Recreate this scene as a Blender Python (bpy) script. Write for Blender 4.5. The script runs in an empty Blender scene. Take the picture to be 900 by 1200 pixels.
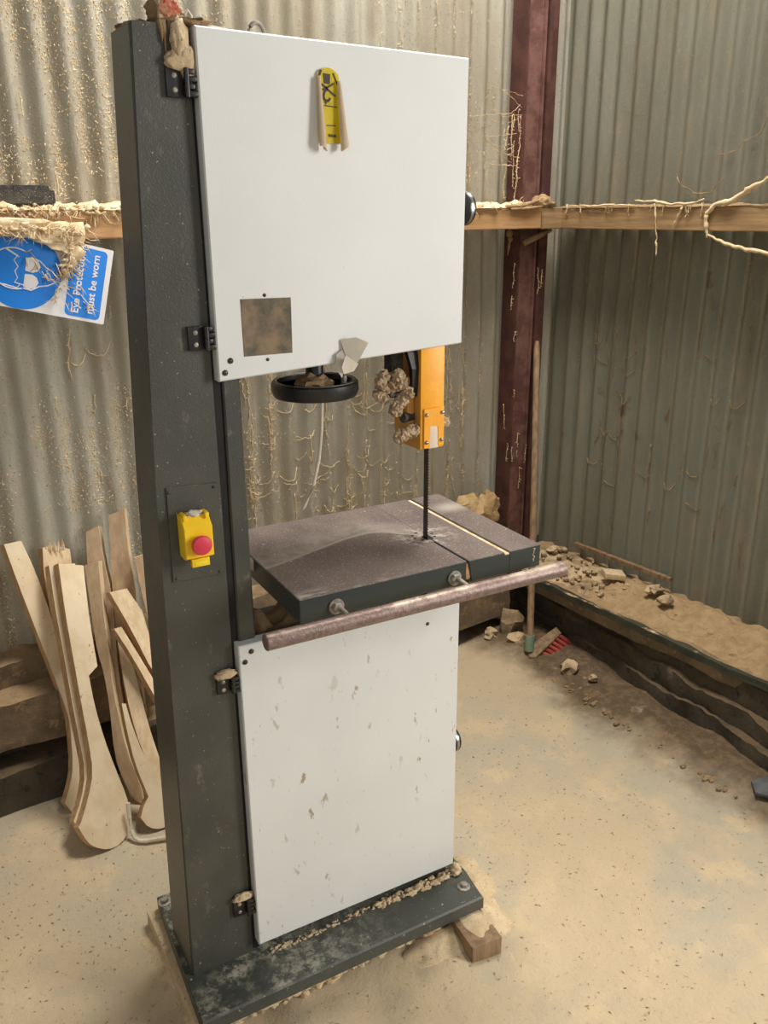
import bpy, bmesh, math, random
from mathutils import Vector, Matrix, noise
random.seed(7)
PI = math.pi
S = bpy.context.scene
COL = S.collection

# ---------------------------------------------------------------- camera
cam_d = bpy.data.cameras.new('camera')
cam_d.sensor_fit = 'VERTICAL'; cam_d.sensor_height = 36; cam_d.lens = 1009.44 / 1200 * 36
cam_d.clip_start = 0.05
cam = bpy.data.objects.new('camera', cam_d); COL.objects.link(cam)
yaw, pit, rol = 0.508, 0.3364, -0.0065
fw = Vector((math.sin(yaw)*math.cos(pit), math.cos(yaw)*math.cos(pit), -math.sin(pit)))
rt = Vector((math.cos(yaw), -math.sin(yaw), 0)); up = rt.cross(fw)
r2 = rt*math.cos(rol) + up*math.sin(rol); u2 = -rt*math.sin(rol) + up*math.cos(rol)
m3 = Matrix((r2, u2, -fw)).transposed()
cam.matrix_world = Matrix.Translation((-0.4734, -1.4374, 1.6571)) @ m3.to_4x4()
S.camera = cam

# ---------------------------------------------------------------- light
W = bpy.data.worlds.new('world'); S.world = W; W.use_nodes = True
W.node_tree.nodes['Background'].inputs[0].default_value = (1.0, 0.97, 0.92, 1)
W.node_tree.nodes['Background'].inputs[1].default_value = 0.27
def area(name, loc, target, sx, sy, power, color):
    d = bpy.data.lights.new(name, 'AREA'); d.shape = 'RECTANGLE'; d.size = sx; d.size_y = sy
    d.energy = power; d.color = color
    o = bpy.data.objects.new(name, d); COL.objects.link(o); o.location = loc
    o.rotation_euler = (Vector(target) - Vector(loc)).to_track_quat('-Z', 'Y').to_euler()
    return o
area('skylight', (1.15, 0.45, 3.7), (0.0, 0.85, 0.8), .9, .9, 108, (1.0, 0.95, 0.88))
area('doorway_daylight', (3.1, -2.6, 2.1), (0.0, 0.7, 1.0), 0.9, 2.0, 135, (1.0, 0.97, 0.93))
area('left_fill', (-1.6, -4.6, 2.4), (0.2, 0.5, 0.9), 3.0, 2.4, 30, (1.0, 0.97, 0.92))  # weak fill lamp added to lift the front, no opening known there
S.view_settings.view_transform = 'Standard'; S.view_settings.look = 'None'
S.view_settings.exposure = 0.0; S.view_settings.gamma = 1.0; S.view_settings.use_curve_mapping = False

# ---------------------------------------------------------------- materials
def srgb(r, g, b):
    f = lambda c: c/12.92 if c <= .04045 else ((c+.055)/1.055)**2.4
    return (f(r/255), f(g/255), f(b/255), 1)
class N:
    def __init__(s, name):
        s.m = bpy.data.materials.new(name); s.m.use_nodes = True; s.t = s.m.node_tree
        s.b = s.t.nodes['Principled BSDF']; s.co = s.t.nodes.new('ShaderNodeTexCoord')
        g = s.t.nodes.new('ShaderNodeNewGeometry'); s.g = g
        s.pos = g.outputs['Position']
    def L(s, a, b): s.t.links.new(a, b)
    def val(s, sock, v):
        if isinstance(v, (int, float)): sock.default_value = v
        elif isinstance(v, tuple): sock.default_value = v
        else: s.L(v, sock)
    def noise(s, scale, detail=4, rough=.55, stretch=None, vec=None):
        n = s.t.nodes.new('ShaderNodeTexNoise'); n.inputs['Scale'].default_value = scale
        n.inputs['Detail'].default_value = detail; n.inputs['Roughness'].default_value = rough
        v = vec or s.pos
        if stretch:
            mp = s.t.nodes.new('ShaderNodeMapping'); mp.inputs['Scale'].default_value = stretch[:3]
            if len(stretch) > 3: mp.inputs['Rotation'].default_value = stretch[3]
            s.L(v, mp.inputs['Vector']); v = mp.outputs[0]
        s.L(v, n.inputs['Vector']); return n.outputs['Fac']
    def ramp(s, f, a, b):
        r = s.t.nodes.new('ShaderNodeMapRange'); r.inputs['From Min'].default_value = a; r.inputs['From Max'].default_value = b
        r.interpolation_type = 'SMOOTHSTEP'; s.L(f, r.inputs['Value']); return r.outputs[0]
    def math(s, op, a, b=0.0, c=0.0):
        r = s.t.nodes.new('ShaderNodeMath'); r.operation = op
        s.val(r.inputs[0], a); s.val(r.inputs[1], b); s.val(r.inputs[2], c); return r.outputs[0]
    def mix(s, f, a, b):
        r = s.t.nodes.new('ShaderNodeMix'); r.data_type = 'RGBA'
        s.val(r.inputs[0], f); s.val(r.inputs[6], a); s.val(r.inputs[7], b); return r.outputs[2]
    def xyz(s):
        r = s.t.nodes.new('ShaderNodeSeparateXYZ'); s.L(s.pos, r.inputs[0]); return r.outputs
    def up(s):
        r = s.t.nodes.new('ShaderNodeSeparateXYZ'); s.L(s.g.outputs['Normal'], r.inputs[0]); return r.outputs[2]
    def bump(s, h, dist, strength=.6, prev=None):
        r = s.t.nodes.new('ShaderNodeBump'); r.inputs['Distance'].default_value = dist; r.inputs['Strength'].default_value = strength
        s.L(h, r.inputs['Height'])
        if prev: s.L(prev, r.inputs['Normal'])
        return r.outputs[0]
    def out(s, col, rough=.7, metal=0., normal=None):
        s.val(s.b.inputs['Base Color'], col); s.val(s.b.inputs['Roughness'], rough); s.val(s.b.inputs['Metallic'], metal)
        if normal: s.L(normal, s.b.inputs['Normal'])
        return s.m
SAW = srgb(218, 190, 148); SAWL = srgb(232, 210, 172); SAWD = srgb(150, 112, 74)

def simple(name, c1, c2=None, scale=20, rough=.6, metal=0, bump=0, bscale=200, specks=0, speckc=SAWL, updust_sheen=0):
    n = N(name); col = c1
    if c2: col = n.mix(n.ramp(n.noise(scale, 5), .35, .65), c1, c2)
    if specks: col = n.mix(n.ramp(n.noise(420, 3, .6), .735-.06*specks, .80-.06*specks), col, speckc)
    if updust_sheen:
        f = n.math('MULTIPLY', n.ramp(n.up(), .5, .9), n.ramp(n.noise(9, 6, .65), .62-.35*updust_sheen, .75-.3*updust_sheen))
        col = n.mix(f, col, srgb(196, 178, 160) if 'bar' in name else SAW)  # on the bar this pale top is a highlight put into the dust colour
    nb = n.bump(n.noise(bscale, 3), bump, .7) if bump else None
    return n.out(col, rough, metal, nb)

def mk_machine():
    n = N('hammered dark green grey paint')
    col = n.mix(n.ramp(n.noise(6, 4), .3, .7), srgb(64, 65, 58), srgb(77, 76, 68))
    col = n.mix(n.math('MULTIPLY', n.ramp(n.noise(30, 5, .7, (1, 1, .5)), .60, .74), .45), col, srgb(132, 128, 112))
    col = n.mix(n.ramp(n.noise(140, 2), .71, .74), col, srgb(150, 146, 130))
    f = n.math('MULTIPLY', n.ramp(n.up(), .6, .9), n.ramp(n.noise(12, 6, .7), .5, .68))
    col = n.mix(n.math('MULTIPLY', f, .75), col, srgb(168, 152, 122))
    nb = n.bump(n.noise(330, 2, .4), .0012, .5)
    return n.out(col, .42, 0, nb)
def mk_base():
    n = N('scuffed dark green base paint')
    col = n.mix(n.ramp(n.noise(6, 4), .3, .7), srgb(58, 62, 57), srgb(76, 78, 71))
    f = n.math('MULTIPLY', n.ramp(n.up(), .6, .9), n.math('MULTIPLY', n.ramp(n.noise(34, 8, .82), .44, .60), n.ramp(n.noise(7, 3), .35, .55)))
    x = n.xyz()
    edge = n.ramp(x[0], .40, -.02)
    col = n.mix(n.math('MULTIPLY', n.math('MULTIPLY', f, edge), .8), col, srgb(186, 180, 160))
    col = n.mix(n.ramp(n.noise(90, 3), .66, .72), col, srgb(170, 160, 136))
    return n.out(col, .45, 0, n.bump(n.noise(250, 3), .001, .5))
def mk_white(dirty):
    n = N('stained off white door paint' if dirty else 'off white door paint')
    col = n.mix(n.ramp(n.noise(3, 3), .3, .7), srgb(219, 220, 216), srgb(212, 213, 209))
    if dirty:
        d1 = n.math('MULTIPLY', n.ramp(n.noise(42, 4, .6, (1, 1, .45, (0, .35, 0))), .625, .67), n.ramp(n.noise(5.1, 2), .40, .6))
        d2 = n.math('MULTIPLY', n.ramp(n.noise(36, 4, .6, (1, 1, .4, (0, -.5, 0))), .635, .68), n.ramp(n.noise(4.3, 2), .38, .6))
        col = n.mix(n.math('MULTIPLY', n.math('MAXIMUM', d1, d2), .8), col, srgb(150, 124, 96))
        col = n.mix(n.ramp(n.noise(150, 2), .74, .76), col, srgb(140, 120, 95))
    else:
        col = n.mix(n.ramp(n.noise(120, 2), .765, .78), col, srgb(160, 158, 150))
    return n.out(col, .5, 0, n.bump(n.noise(420, 2), .0004, .5))
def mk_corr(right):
    n = N('shaded dusty corrugated iron' if right else 'dusty corrugated iron')
    a, b = (srgb(160, 160, 144), srgb(146, 142, 124)) if right else (srgb(212, 209, 194), srgb(194, 186, 166))  # right wall is the same sheet, its shade put into darker colours
    col = n.mix(n.ramp(n.noise(2.5, 5, .6, (1, 1, .35)), .35, .65), a, b)
    col = n.mix(n.math('MULTIPLY', n.ramp(n.noise(14, 6, .7, (1, 1, .3)), .5, .72), .5), col, srgb(188, 166, 134))
    col = n.mix(n.ramp(n.noise(170, 3, .6), .60, .68), col, srgb(190, 165, 128))
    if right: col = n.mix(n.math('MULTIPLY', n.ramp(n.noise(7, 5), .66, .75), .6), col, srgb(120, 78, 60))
    return n.out(col, .62, .0, n.bump(n.noise(160, 4, .7), .003, .6))
def mk_table():
    n = N('cast iron table top with fine sawdust')
    col = n.mix(n.ramp(n.noise(10, 5, .6, (1, .5, 1)), .3, .7), srgb(104, 93, 89), srgb(124, 111, 106))
    x = n.xyz()
    # swept crest of dust running as an S from the left edge to the blade
    cu = n.t.nodes.new('ShaderNodeFloatCurve'); c = cu.mapping.curves[0]
    pts = [(0.0, .42), (.10, .46), (.28, .545), (.42, .60), (.52, .60), (.60, .50), (.68, .40), (.76, .36), (1, .36)]
    while len(c.points) < len(pts): c.points.new(.5, .5)
    for p, q in zip(c.points, pts): p.location = q
    cu.mapping.update()
    n.L(n.math('DIVIDE', n.math('SUBTRACT', x[0], .08), .552), cu.inputs['Value'])
    yy = n.math('DIVIDE', n.math('ADD', x[1], .127), .397)
    dist = n.math('SUBTRACT', yy, cu.outputs[0])
    below = n.ramp(dist, -.02, .015); tail = n.ramp(dist, .30, .0)
    band = n.math('MULTIPLY', n.math('MULTIPLY', below, tail), n.ramp(n.noise(24, 5, .7), .2, .7))
    crest = n.ramp(n.math('ABSOLUTE', dist), .022, .0)
    f = n.math('MAXIMUM', n.math('MULTIPLY', band, .5), n.math('MULTIPLY', crest, .55))
    f = n.math('MULTIPLY', f, n.ramp(x[0], .50, .42))
    # scuffs by the front left corner, and pale scuffs round the blade
    fr = n.math('MULTIPLY', n.ramp(yy, .12, .0), n.ramp(n.noise(40, 5, .75, (.35, 1, 1)), .45, .62))
    f = n.math('MAXIMUM', f, n.math('MULTIPLY', n.math('MULTIPLY', fr, n.ramp(x[0], .40, .12)), .8))
    dx = n.math('SUBTRACT', x[0], .445); dy = n.math('SUBTRACT', x[1], .04)
    rr = n.math('SQRT', n.math('ADD', n.math('MULTIPLY', dx, dx), n.math('MULTIPLY', dy, dy)))
    bl = n.math('MULTIPLY', n.ramp(rr, .095, .03), n.ramp(n.noise(60, 4, .7), .48, .6))
    f = n.math('MAXIMUM', f, n.math('MULTIPLY', bl, .6))
    dx2 = n.math('SUBTRACT', x[0], .60); dy2 = n.math('SUBTRACT', x[1], .17)
    b2 = n.math('MULTIPLY', n.ramp(n.math('ABSOLUTE', dx2), .07, .0), n.ramp(n.math('ABSOLUTE', dy2), .05, .0))
    f = n.math('MAXIMUM', f, n.math('MULTIPLY', b2, .6))
    col = n.mix(f, col, srgb(205, 196, 184))
    col = n.mix(n.ramp(n.noise(240, 3, .6), .60, .66), col, srgb(176, 160, 145))
    col = n.mix(n.ramp(n.noise(95, 2, .6), .735, .75), col, srgb(225, 215, 198))
    side = n.ramp(n.up(), .8, .6)
    col = n.mix(side, col, srgb(58, 64, 60))
    return n.out(col, n.math('MULTIPLY_ADD', side, -.05, .44), .15, n.bump(n.noise(300, 3), .0006, .4))
def mk_floor():
    n = N('concrete floor under trodden sawdust')
    f1 = n.noise(1.7, 6, .6)
    col = n.mix(n.ramp(f1, .36, .6), srgb(178, 168, 146), srgb(194, 174, 142))
    col = n.mix(n.ramp(n.noise(4.5, 6, .65), .5, .66), col, srgb(202, 181, 146))
    col = n.mix(n.math('MULTIPLY', n.ramp(n.noise(2.6, 5, .6, None), .56, .70), .6), col, srgb(170, 162, 142))
    col = n.mix(n.math('MULTIPLY', n.ramp(n.noise(70, 4, .7), .6, .72), .6), col, srgb(150, 116, 78))
    col = n.mix(n.ramp(n.noise(55, 3, .6), .735, .755), col, srgb(92, 62, 40))
    # dark damp dirt lying along the right hand plinth
    x = n.xyz()
    d = n.math('ADD', x[0], n.math('MULTIPLY', x[1], .105))
    d = n.math('ADD', d, n.math('MULTIPLY', n.math('SUBTRACT', n.noise(4, 5, .65), .5), .35))
    col = n.mix(n.math('MULTIPLY', n.math('MULTIPLY', n.ramp(d, 1.36, 1.56), n.ramp(n.noise(9, 6, .7), .22, .42)), .93), col, n.mix(n.ramp(n.noise(30, 5, .7), .4, .65), srgb(78, 60, 40), srgb(112, 88, 60)))
    nb = n.bump(n.noise(130, 5, .7), .004, .5)
    nb = n.bump(n.noise(14, 5, .6), .010, .5, nb)
    return n.out(col, .9, 0, nb)
def mk_saw(name='sawdust', dark=0):
    n = N(name)
    c1, c2 = (SAW, SAWL) if not dark else (srgb(176, 146, 106), srgb(196, 166, 124)) if dark == 2 else (srgb(150, 122, 88), srgb(176, 146, 106))
    col = n.mix(n.ramp(n.noise(25, 6, .7), .35, .65), c1, c2)
    col = n.mix(n.ramp(n.noise(110, 4, .7), .60, .70), col, SAWD)
    return n.out(col, .95, 0, n.bump(n.noise(150, 6, .8), .008, .8))
def mk_wood(name, c1, c2, axis=(6, 6, .6), rough=.7):
    n = N(name)
    f = n.noise(9, 5, .6, axis)
    col = n.mix(n.ramp(f, .38, .62), c1, c2)
    col = n.mix(n.math('MULTIPLY', n.ramp(n.noise(30, 4, .6, axis), .55, .7), .4), col, tuple(v*.72 for v in c1[:3]) + (1,))
    return n.out(col, rough, 0, n.bump(n.noise(60, 4, .6, axis), .0015, .5))
def mk_ply():
    n = N('pale birch ply')
    col = n.mix(n.ramp(n.noise(12, 5, .6, (1, 1, .5)), .35, .65), srgb(226, 208, 176), srgb(213, 190, 154))
    col = n.mix(n.ramp(n.noise(60, 3), .68, .72), col, srgb(176, 140, 98))
    return n.out(col, .75, 0, n.bump(n.noise(200, 3), .001, .4))
def mk_concrete(name, c1, c2, c3, top=SAW, amt=1.0):
    n = N(name)
    col = n.mix(n.ramp(n.noise(8, 6, .65), .35, .65), c1, c2)
    col = n.mix(n.ramp(n.noise(22, 5, .7), .55, .66), col, c3)
    f = n.ramp(n.up(), .35, .75)
    col = n.mix(n.math('MULTIPLY', f, n.math('MULTIPLY', n.ramp(n.noise(11, 6, .65), .3, .6), amt)), col, top)
    return n.out(col, .95, 0, n.bump(n.noise(60, 6, .75), .012, .8))

M = dict(
    machine=mk_machine(), base=mk_base(), white=mk_white(0), dirty=mk_white(1), corr=mk_corr(0), corr_r=mk_corr(1), table=mk_table(),
    floor=mk_floor(), saw=mk_saw(), sawdark=mk_saw('old brown sawdust', 1), ply=mk_ply(),
    edge=mk_wood('ply edge grain', srgb(196, 162, 120), srgb(172, 136, 94), (12, 12, .7)),
    wood=mk_wood('pine offcut', srgb(220, 198, 162), srgb(206, 180, 142)),
    woodg=mk_wood('grey brown old timber', srgb(150, 122, 90), srgb(120, 96, 70)),
    rail=mk_wood('rough sawn rail timber', srgb(204, 160, 112), srgb(184, 140, 94), (.5, .5, 8)),
    rail_r=mk_wood('shaded rail timber', srgb(176, 144, 102), srgb(150, 120, 84), (.5, .5, 8)),  # right hand rail: same timber with the wall's shade put into its colour
    rust=simple('flaking red oxide paint', srgb(72, 42, 38), srgb(94, 58, 50), 14, .7, 0, .002, 90, 1.1, srgb(150, 120, 100)),
    rust_lit=simple('lit red oxide paint', srgb(120, 84, 75), srgb(92, 58, 51), 22, .75, 0, .002, 90, 1.2, srgb(160, 130, 112)),  # lit front of the post, the light put into a brighter tone
    stone=mk_concrete('dusty rough concrete', srgb(140, 120, 92), srgb(110, 94, 74), srgb(160, 132, 98), srgb(184, 154, 114), .9),
    stonedark=mk_concrete('dark rough masonry', srgb(66, 60, 48), srgb(88, 78, 60), srgb(48, 46, 38), srgb(126, 104, 76), .8),  # darker tones for the lower masonry courses
    lip=simple('dark green painted edge', srgb(50, 56, 45), srgb(72, 72, 56), 12, .85, 0, .004, 60, 1.4, SAWD, .3),
    black=simple('black plastic', srgb(26, 26, 26), srgb(36, 35, 33), 30, .38, 0, .0004, 300, .3),
    blackdust=simple('black plastic under dust', srgb(44, 42, 40), srgb(78, 72, 64), 40, .8, 0, .002, 120, 1.6),
    chrome=simple('steel', srgb(190, 188, 182), srgb(150, 148, 142), 60, .3, .9),
    dullsteel=simple('dusty steel bolt', srgb(168, 160, 146), srgb(128, 122, 112), 90, .55, .4, .001, 200),
    screw=simple('dark screw head', srgb(84, 80, 74), srgb(58, 56, 52), 90, .4, .6),
    yellow=simple('orange yellow guard paint', srgb(246, 172, 36), srgb(238, 160, 30), 18, .45, 0, .0005, 200, .25, srgb(252, 214, 150)),
    yellowside=simple('dusty orange guard paint', srgb(214, 158, 70), srgb(196, 146, 78), 30, .7, 0, .0008, 200, 1.0),
    stopyellow=simple('yellow switch plastic', srgb(246, 206, 36), srgb(240, 196, 28), 18, .4),
    red=simple('faded red button', srgb(216, 62, 84), srgb(208, 56, 76), 18, .45),
    redgrip=simple('old red paint', srgb(160, 42, 34), srgb(190, 150, 110), 60, .8, 0, .002, 120, .8),
    blade=simple('dark blade steel', srgb(44, 40, 36), srgb(60, 54, 48), 60, .4, .6),
    dark=simple('dark gap', srgb(16, 15, 14), srgb(24, 22, 20), 30, .8),
    bar=simple('speckled brown steel bar', srgb(142, 120, 112), srgb(116, 97, 90), 160, .42, .35, .0012, 260, 1.5, srgb(182, 160, 146), .35),
    glass=simple('dusty inspection window', srgb(138, 118, 96), srgb(88, 86, 74), 26, .16, 0, .0001, 60),
    paper=simple('peeling label backing', srgb(214, 196, 170), srgb(224, 208, 184), 12, .8),
    papergrey=simple('torn grey label', srgb(204, 196, 180), srgb(186, 178, 162), 18, .8),
    labely=simple('yellow label', srgb(242, 224, 40), srgb(232, 210, 30), 12, .45),
    ink=simple('black print', srgb(44, 36, 18), srgb(56, 46, 24), 40, .6),
    signw=simple('white sign plastic', srgb(232, 230, 232), srgb(224, 222, 222), 8, .45, 0, 0, 200, .5, srgb(190, 160, 120)),
    signb=simple('blue sign print', srgb(10, 132, 232), srgb(16, 126, 222), 8, .5, 0, 0, 200, .35, srgb(190, 170, 140)),
    cable=simple('off white cable', srgb(214, 204, 184), srgb(196, 184, 160), 30, .6),
    strand=simple('dusty cobweb fibre', srgb(226, 206, 168), srgb(204, 178, 136), 30, .95),
    flake=simple('pale sawdust flake', srgb(232, 214, 180), srgb(206, 178, 136), 40, .95),
    flakedark=simple('brown sawdust flake', srgb(176, 146, 106), srgb(148, 120, 86), 40, .95),
    bristle=simple('faded red bristle', srgb(164, 66, 56), srgb(186, 88, 74), 50, .8),
    socket=simple('pale green plastic socket', srgb(112, 146, 122), srgb(134, 152, 124), 50, .7),
    sawmid=mk_saw('trodden sawdust', 2), woodshade=mk_wood('shaded offcut face', srgb(188, 162, 130), srgb(174, 146, 112)),  # woodshade: offcut faces turned from the light, shade put into the colour
    knob=simple('dust caked casting', srgb(184, 160, 130), srgb(146, 122, 94), 60, .95, 0, .004, 120),
    foam=simple('dusty foam lump', srgb(196, 168, 122), srgb(170, 138, 94), 22, .95, 0, .01, 60),
    slate=simple('grey slate', srgb(96, 98, 98), srgb(76, 78, 78), 30, .7),
    rubble=mk_concrete('dusty rubble', srgb(150, 126, 96), srgb(112, 92, 70), srgb(172, 150, 120)),
)

# ---------------------------------------------------------------- helpers
WORLD = {}            # world position of every empty / object origin (no rotations are used on parents)
def tag(o, label=None, cat=None, group=None, kind=None):
    if label: o['label'] = label
    if cat: o['category'] = cat
    if group: o['group'] = group
    if kind: o['kind'] = kind
    return o
def empty(name, loc, label, cat, group=None):
    o = bpy.data.objects.new(name, None); COL.objects.link(o); o.location = loc; o.empty_display_size = .05
    WORLD[o.name] = Vector(loc); return tag(o, label, cat, group)
def obj(name, bm, mat, parent=None, label=None, cat=None, group=None, kind=None, smooth=35, origin=None):
    """Links bm (built in world coordinates) as ONE mesh object whose origin sits at its own base."""
    bmesh.ops.recalc_face_normals(bm, faces=bm.faces)
    xs = [v.co for v in bm.verts]
    if origin is None:
        origin = Vector(((min(v.x for v in xs)+max(v.x for v in xs))/2, (min(v.y for v in xs)+max(v.y for v in xs))/2, min(v.z for v in xs)))
    origin = Vector(origin)
    for v in bm.verts: v.co -= origin
    me = bpy.data.meshes.new(name); bm.to_mesh(me); bm.free()
    mats = mat if isinstance(mat, (list, tuple)) else [mat]
    for k in mats: me.materials.append(M[k] if isinstance(k, str) else k)
    for p in me.polygons: p.use_smooth = True
    if hasattr(me, 'set_sharp_from_angle'): me.set_sharp_from_angle(angle=math.radians(smooth))
    o = bpy.data.objects.new(name, me); COL.objects.link(o)
    o.location = origin - (WORLD[parent.name] if parent else Vector())
    if parent: o.parent = parent
    WORLD[o.name] = origin
    return tag(o, label, cat, group, kind)
def B(): return bmesh.new()
def setm(faces, i):
    for f in faces: f.material_index = i
def box(bm, x0, x1, y0, y1, z0, z1, bev=0, seg=2, rot=None, about=None, mi=0):
    g = bmesh.ops.create_cube(bm, size=1)['verts']
    for v in g: v.co = Vector((x0+(v.co.x+.5)*(x1-x0), y0+(v.co.y+.5)*(y1-y0), z0+(v.co.z+.5)*(z1-z0)))
    if rot is not None:
        c = Vector(about) if about else Vector(((x0+x1)/2, (y0+y1)/2, (z0+z1)/2))
        for v in g: v.co = c + rot @ (v.co - c)
    fs = list({f for v in g for f in v.link_faces}); setm(fs, mi)
    if bev:
        es = list({e for v in g for e in v.link_edges})
        r = bmesh.ops.bevel(bm, geom=es, offset=bev, segments=seg, profile=.5, affect='EDGES'); setm(r['faces'], mi)
def prism(bm, pts, vec, bev=0, mi=0, side_mi=None):
    vec = Vector(vec); a = [bm.verts.new(Vector(p)) for p in pts]; b = [bm.verts.new(Vector(p)+vec) for p in pts]
    f1 = bm.faces.new(a); f2 = bm.faces.new(b[::-1]); n = len(pts); sd = []
    for i in range(n): sd.append(bm.faces.new((a[i], b[i], b[(i+1) % n], a[(i+1) % n])))
    setm([f1, f2], mi); setm(sd, mi if side_mi is None else side_mi)
    if bev:
        es = [e for f in (f1, f2) for e in f.edges]
        bmesh.ops.bevel(bm, geom=es, offset=bev, segments=1, affect='EDGES')
def frame_of(d):
    d = Vector(d).normalized(); a = Vector((0, 0, 1)) if abs(d.z) < .9 else Vector((1, 0, 0))
    u = d.cross(a).normalized(); return u, d.cross(u).normalized()
def tube(bm, pts, r, seg=8, cap=True, mi=0):
    pts = [Vector(p) for p in pts]; rs = r if isinstance(r, (list, tuple)) else [r]*len(pts); rings = []
    for i, p in enumerate(pts):
        d = (pts[min(i+1, len(pts)-1)] - pts[max(i-1, 0)])
        u, w = frame_of(d)
        rings.append([bm.verts.new(p + (u*math.cos(2*PI*k/seg)+w*math.sin(2*PI*k/seg))*rs[i]) for k in range(seg)])
    fs = []
    for a, b in zip(rings, rings[1:]):
        for k in range(seg): fs.append(bm.faces.new((a[k], a[(k+1) % seg], b[(k+1) % seg], b[k])))
    if cap: fs.append(bm.faces.new(rings[0][::-1])); fs.append(bm.faces.new(rings[-1]))
    setm(fs, mi)
def lathe(bm, c, axis, prof, seg=32, mi=0):
    """prof: list of (radius, distance along axis), closed at both ends."""
    c = Vector(c); axis = Vector(axis).normalized(); u, w = frame_of(axis); rings = []; fs = []
    for r, h in prof:
        rings.append([bm.verts.new(c + axis*h + (u*math.cos(2*PI*k/seg)+w*math.sin(2*PI*k/seg))*max(r, 1e-5)) for k in range(seg)])
    for a, b in zip(rings, rings[1:]):
        for k in range(seg): fs.append(bm.faces.new((a[k], a[(k+1) % seg], b[(k+1) % seg], b[k])))
    fs.append(bm.faces.new(rings[0][::-1])); fs.append(bm.faces.new(rings[-1])); setm(fs, mi)
def cyl(bm, p0, p1, r, seg=16, mi=0, ch=0):
    d = Vector(p1)-Vector(p0); L = d.length; ch = ch or r*.12
    lathe(bm, p0, d, [(r-ch, 0), (r, ch), (r, L-ch), (r-ch, L)], seg, mi)
def blob(bm, c, rad, amp=.3, freq=6, sub=3, seed=0, flat=None, mi=0):
    g = bmesh.ops.create_icosphere(bm, subdivisions=sub, radius=1)['verts']; rad = Vector(rad) if not isinstance(rad, (int, float)) else Vector((rad,)*3)
    c = Vector(c)
    for v in g:
        d = v.co.normalized(); k = 1 + amp*noise.fractal(d*freq*.35 + Vector((seed*3.1, seed, -seed)), 1, 2, 4)
        p = c + Vector((d.x*rad.x, d.y*rad.y, d.z*rad.z))*k
        if flat is not None and p.z < flat: p.z = flat
        v.co = p
    setm(list({f for v in g for f in v.link_faces}), mi)
def hexhead(bm, c, axis, r, h, mi=0): lathe(bm, c, axis, [(r, 0), (r, h*.8), (r*.85, h)], 6, mi)
def dome(bm, c, axis, r, h, mi=0, seg=14): lathe(bm, c, axis, [(r, 0), (r, h*.35), (r*.8, h*.75), (r*.4, h)], seg, mi)

A6 = math.radians(6)
E1 = Vector((math.cos(A6), math.sin(A6), 0)); E2 = Vector((-math.sin(A6), math.cos(A6), 0)); KC = Vector((1.89, 1.37, 0))
def wf(s, n, z): return KC + E1*s + E2*n + Vector((0, 0, z))     # building frame: s along the back wall, n towards it, z up
def wbox(bm, s0, s1, n0, n1, z0, z1, bev=0, mi=0, rough=0, cuts=0, seed=0, shear=0):
    b = bmesh.new(); box(b, s0, s1, n0, n1, z0, z1)
    if cuts:
        bmesh.ops.subdivide_edges(b, edges=[e for e in b.edges if e.calc_length() > .9], cuts=cuts*2, use_grid_fill=True)
        bmesh.ops.subdivide_edges(b, edges=b.edges[:], cuts=2, use_grid_fill=True)
    if rough:
        for v in b.verts:
            q = v.co*7 + Vector((seed, 0, seed)); v.co += Vector((noise.noise(q), noise.noise(q+Vector((9, 0, 0))), noise.noise(q+Vector((0, 9, 0)))))*rough
            q = v.co*28; v.co += Vector((noise.noise(q), noise.noise(q+Vector((9, 0, 0))), noise.noise(q+Vector((0, 9, 0)))))*rough*.35
    if shear:
        for v in b.verts:
            if v.co.x < -.05: v.co.x += shear*max(0, v.co.y+1.4)
    if bev: bmesh.ops.bevel(b, geom=b.edges[:], offset=bev, segments=2, affect='EDGES')
    for v in b.verts: v.co = wf(*v.co)
    setm(b.faces, mi); me = bpy.data.meshes.new('tmp'); b.to_mesh(me); b.free(); bm.from_mesh(me); bpy.data.meshes.remove(me)

# ================================================================ THE SETTING
PITCH = .0762; AMP = .0122
def corr(name, f, t0, t1, z0, z1, mat, kz=6):
    bm = B(); k = int((t1-t0)/PITCH*14); rows = []
    for j in range(kz+1):
        z = z0+(z1-z0)*j/kz
        rows.append([bm.verts.new(f(t0+(t1-t0)*i/k, z)) for i in range(k+1)])
    for a, b in zip(rows, rows[1:]):
        for i in range(k): bm.faces.new((a[i], a[i+1], b[i+1], b[i]))
    # thickness so the sheet is a real sheet
    r = bmesh.ops.solidify(bm, geom=bm.faces[:], thickness=.0015)
    return obj(name, bm, mat, kind='structure', smooth=60)
def back_n(s): return -.010 + AMP*math.cos(2*PI*s/PITCH)
def right_s(n): return -.010 + AMP*math.cos(2*PI*n/PITCH)
corr('wall_back', lambda s, z: wf(s, back_n(s) + (.012 if z > 1.62 else 0), z), -3.4, 0.03, .30, 3.1, 'corr')
corr('wall_right', lambda n, z: wf(right_s(n) + (.012 if z > 1.62 else 0), n, z), -2.7, 0.03, .22, 3.1, 'corr_r')

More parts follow.
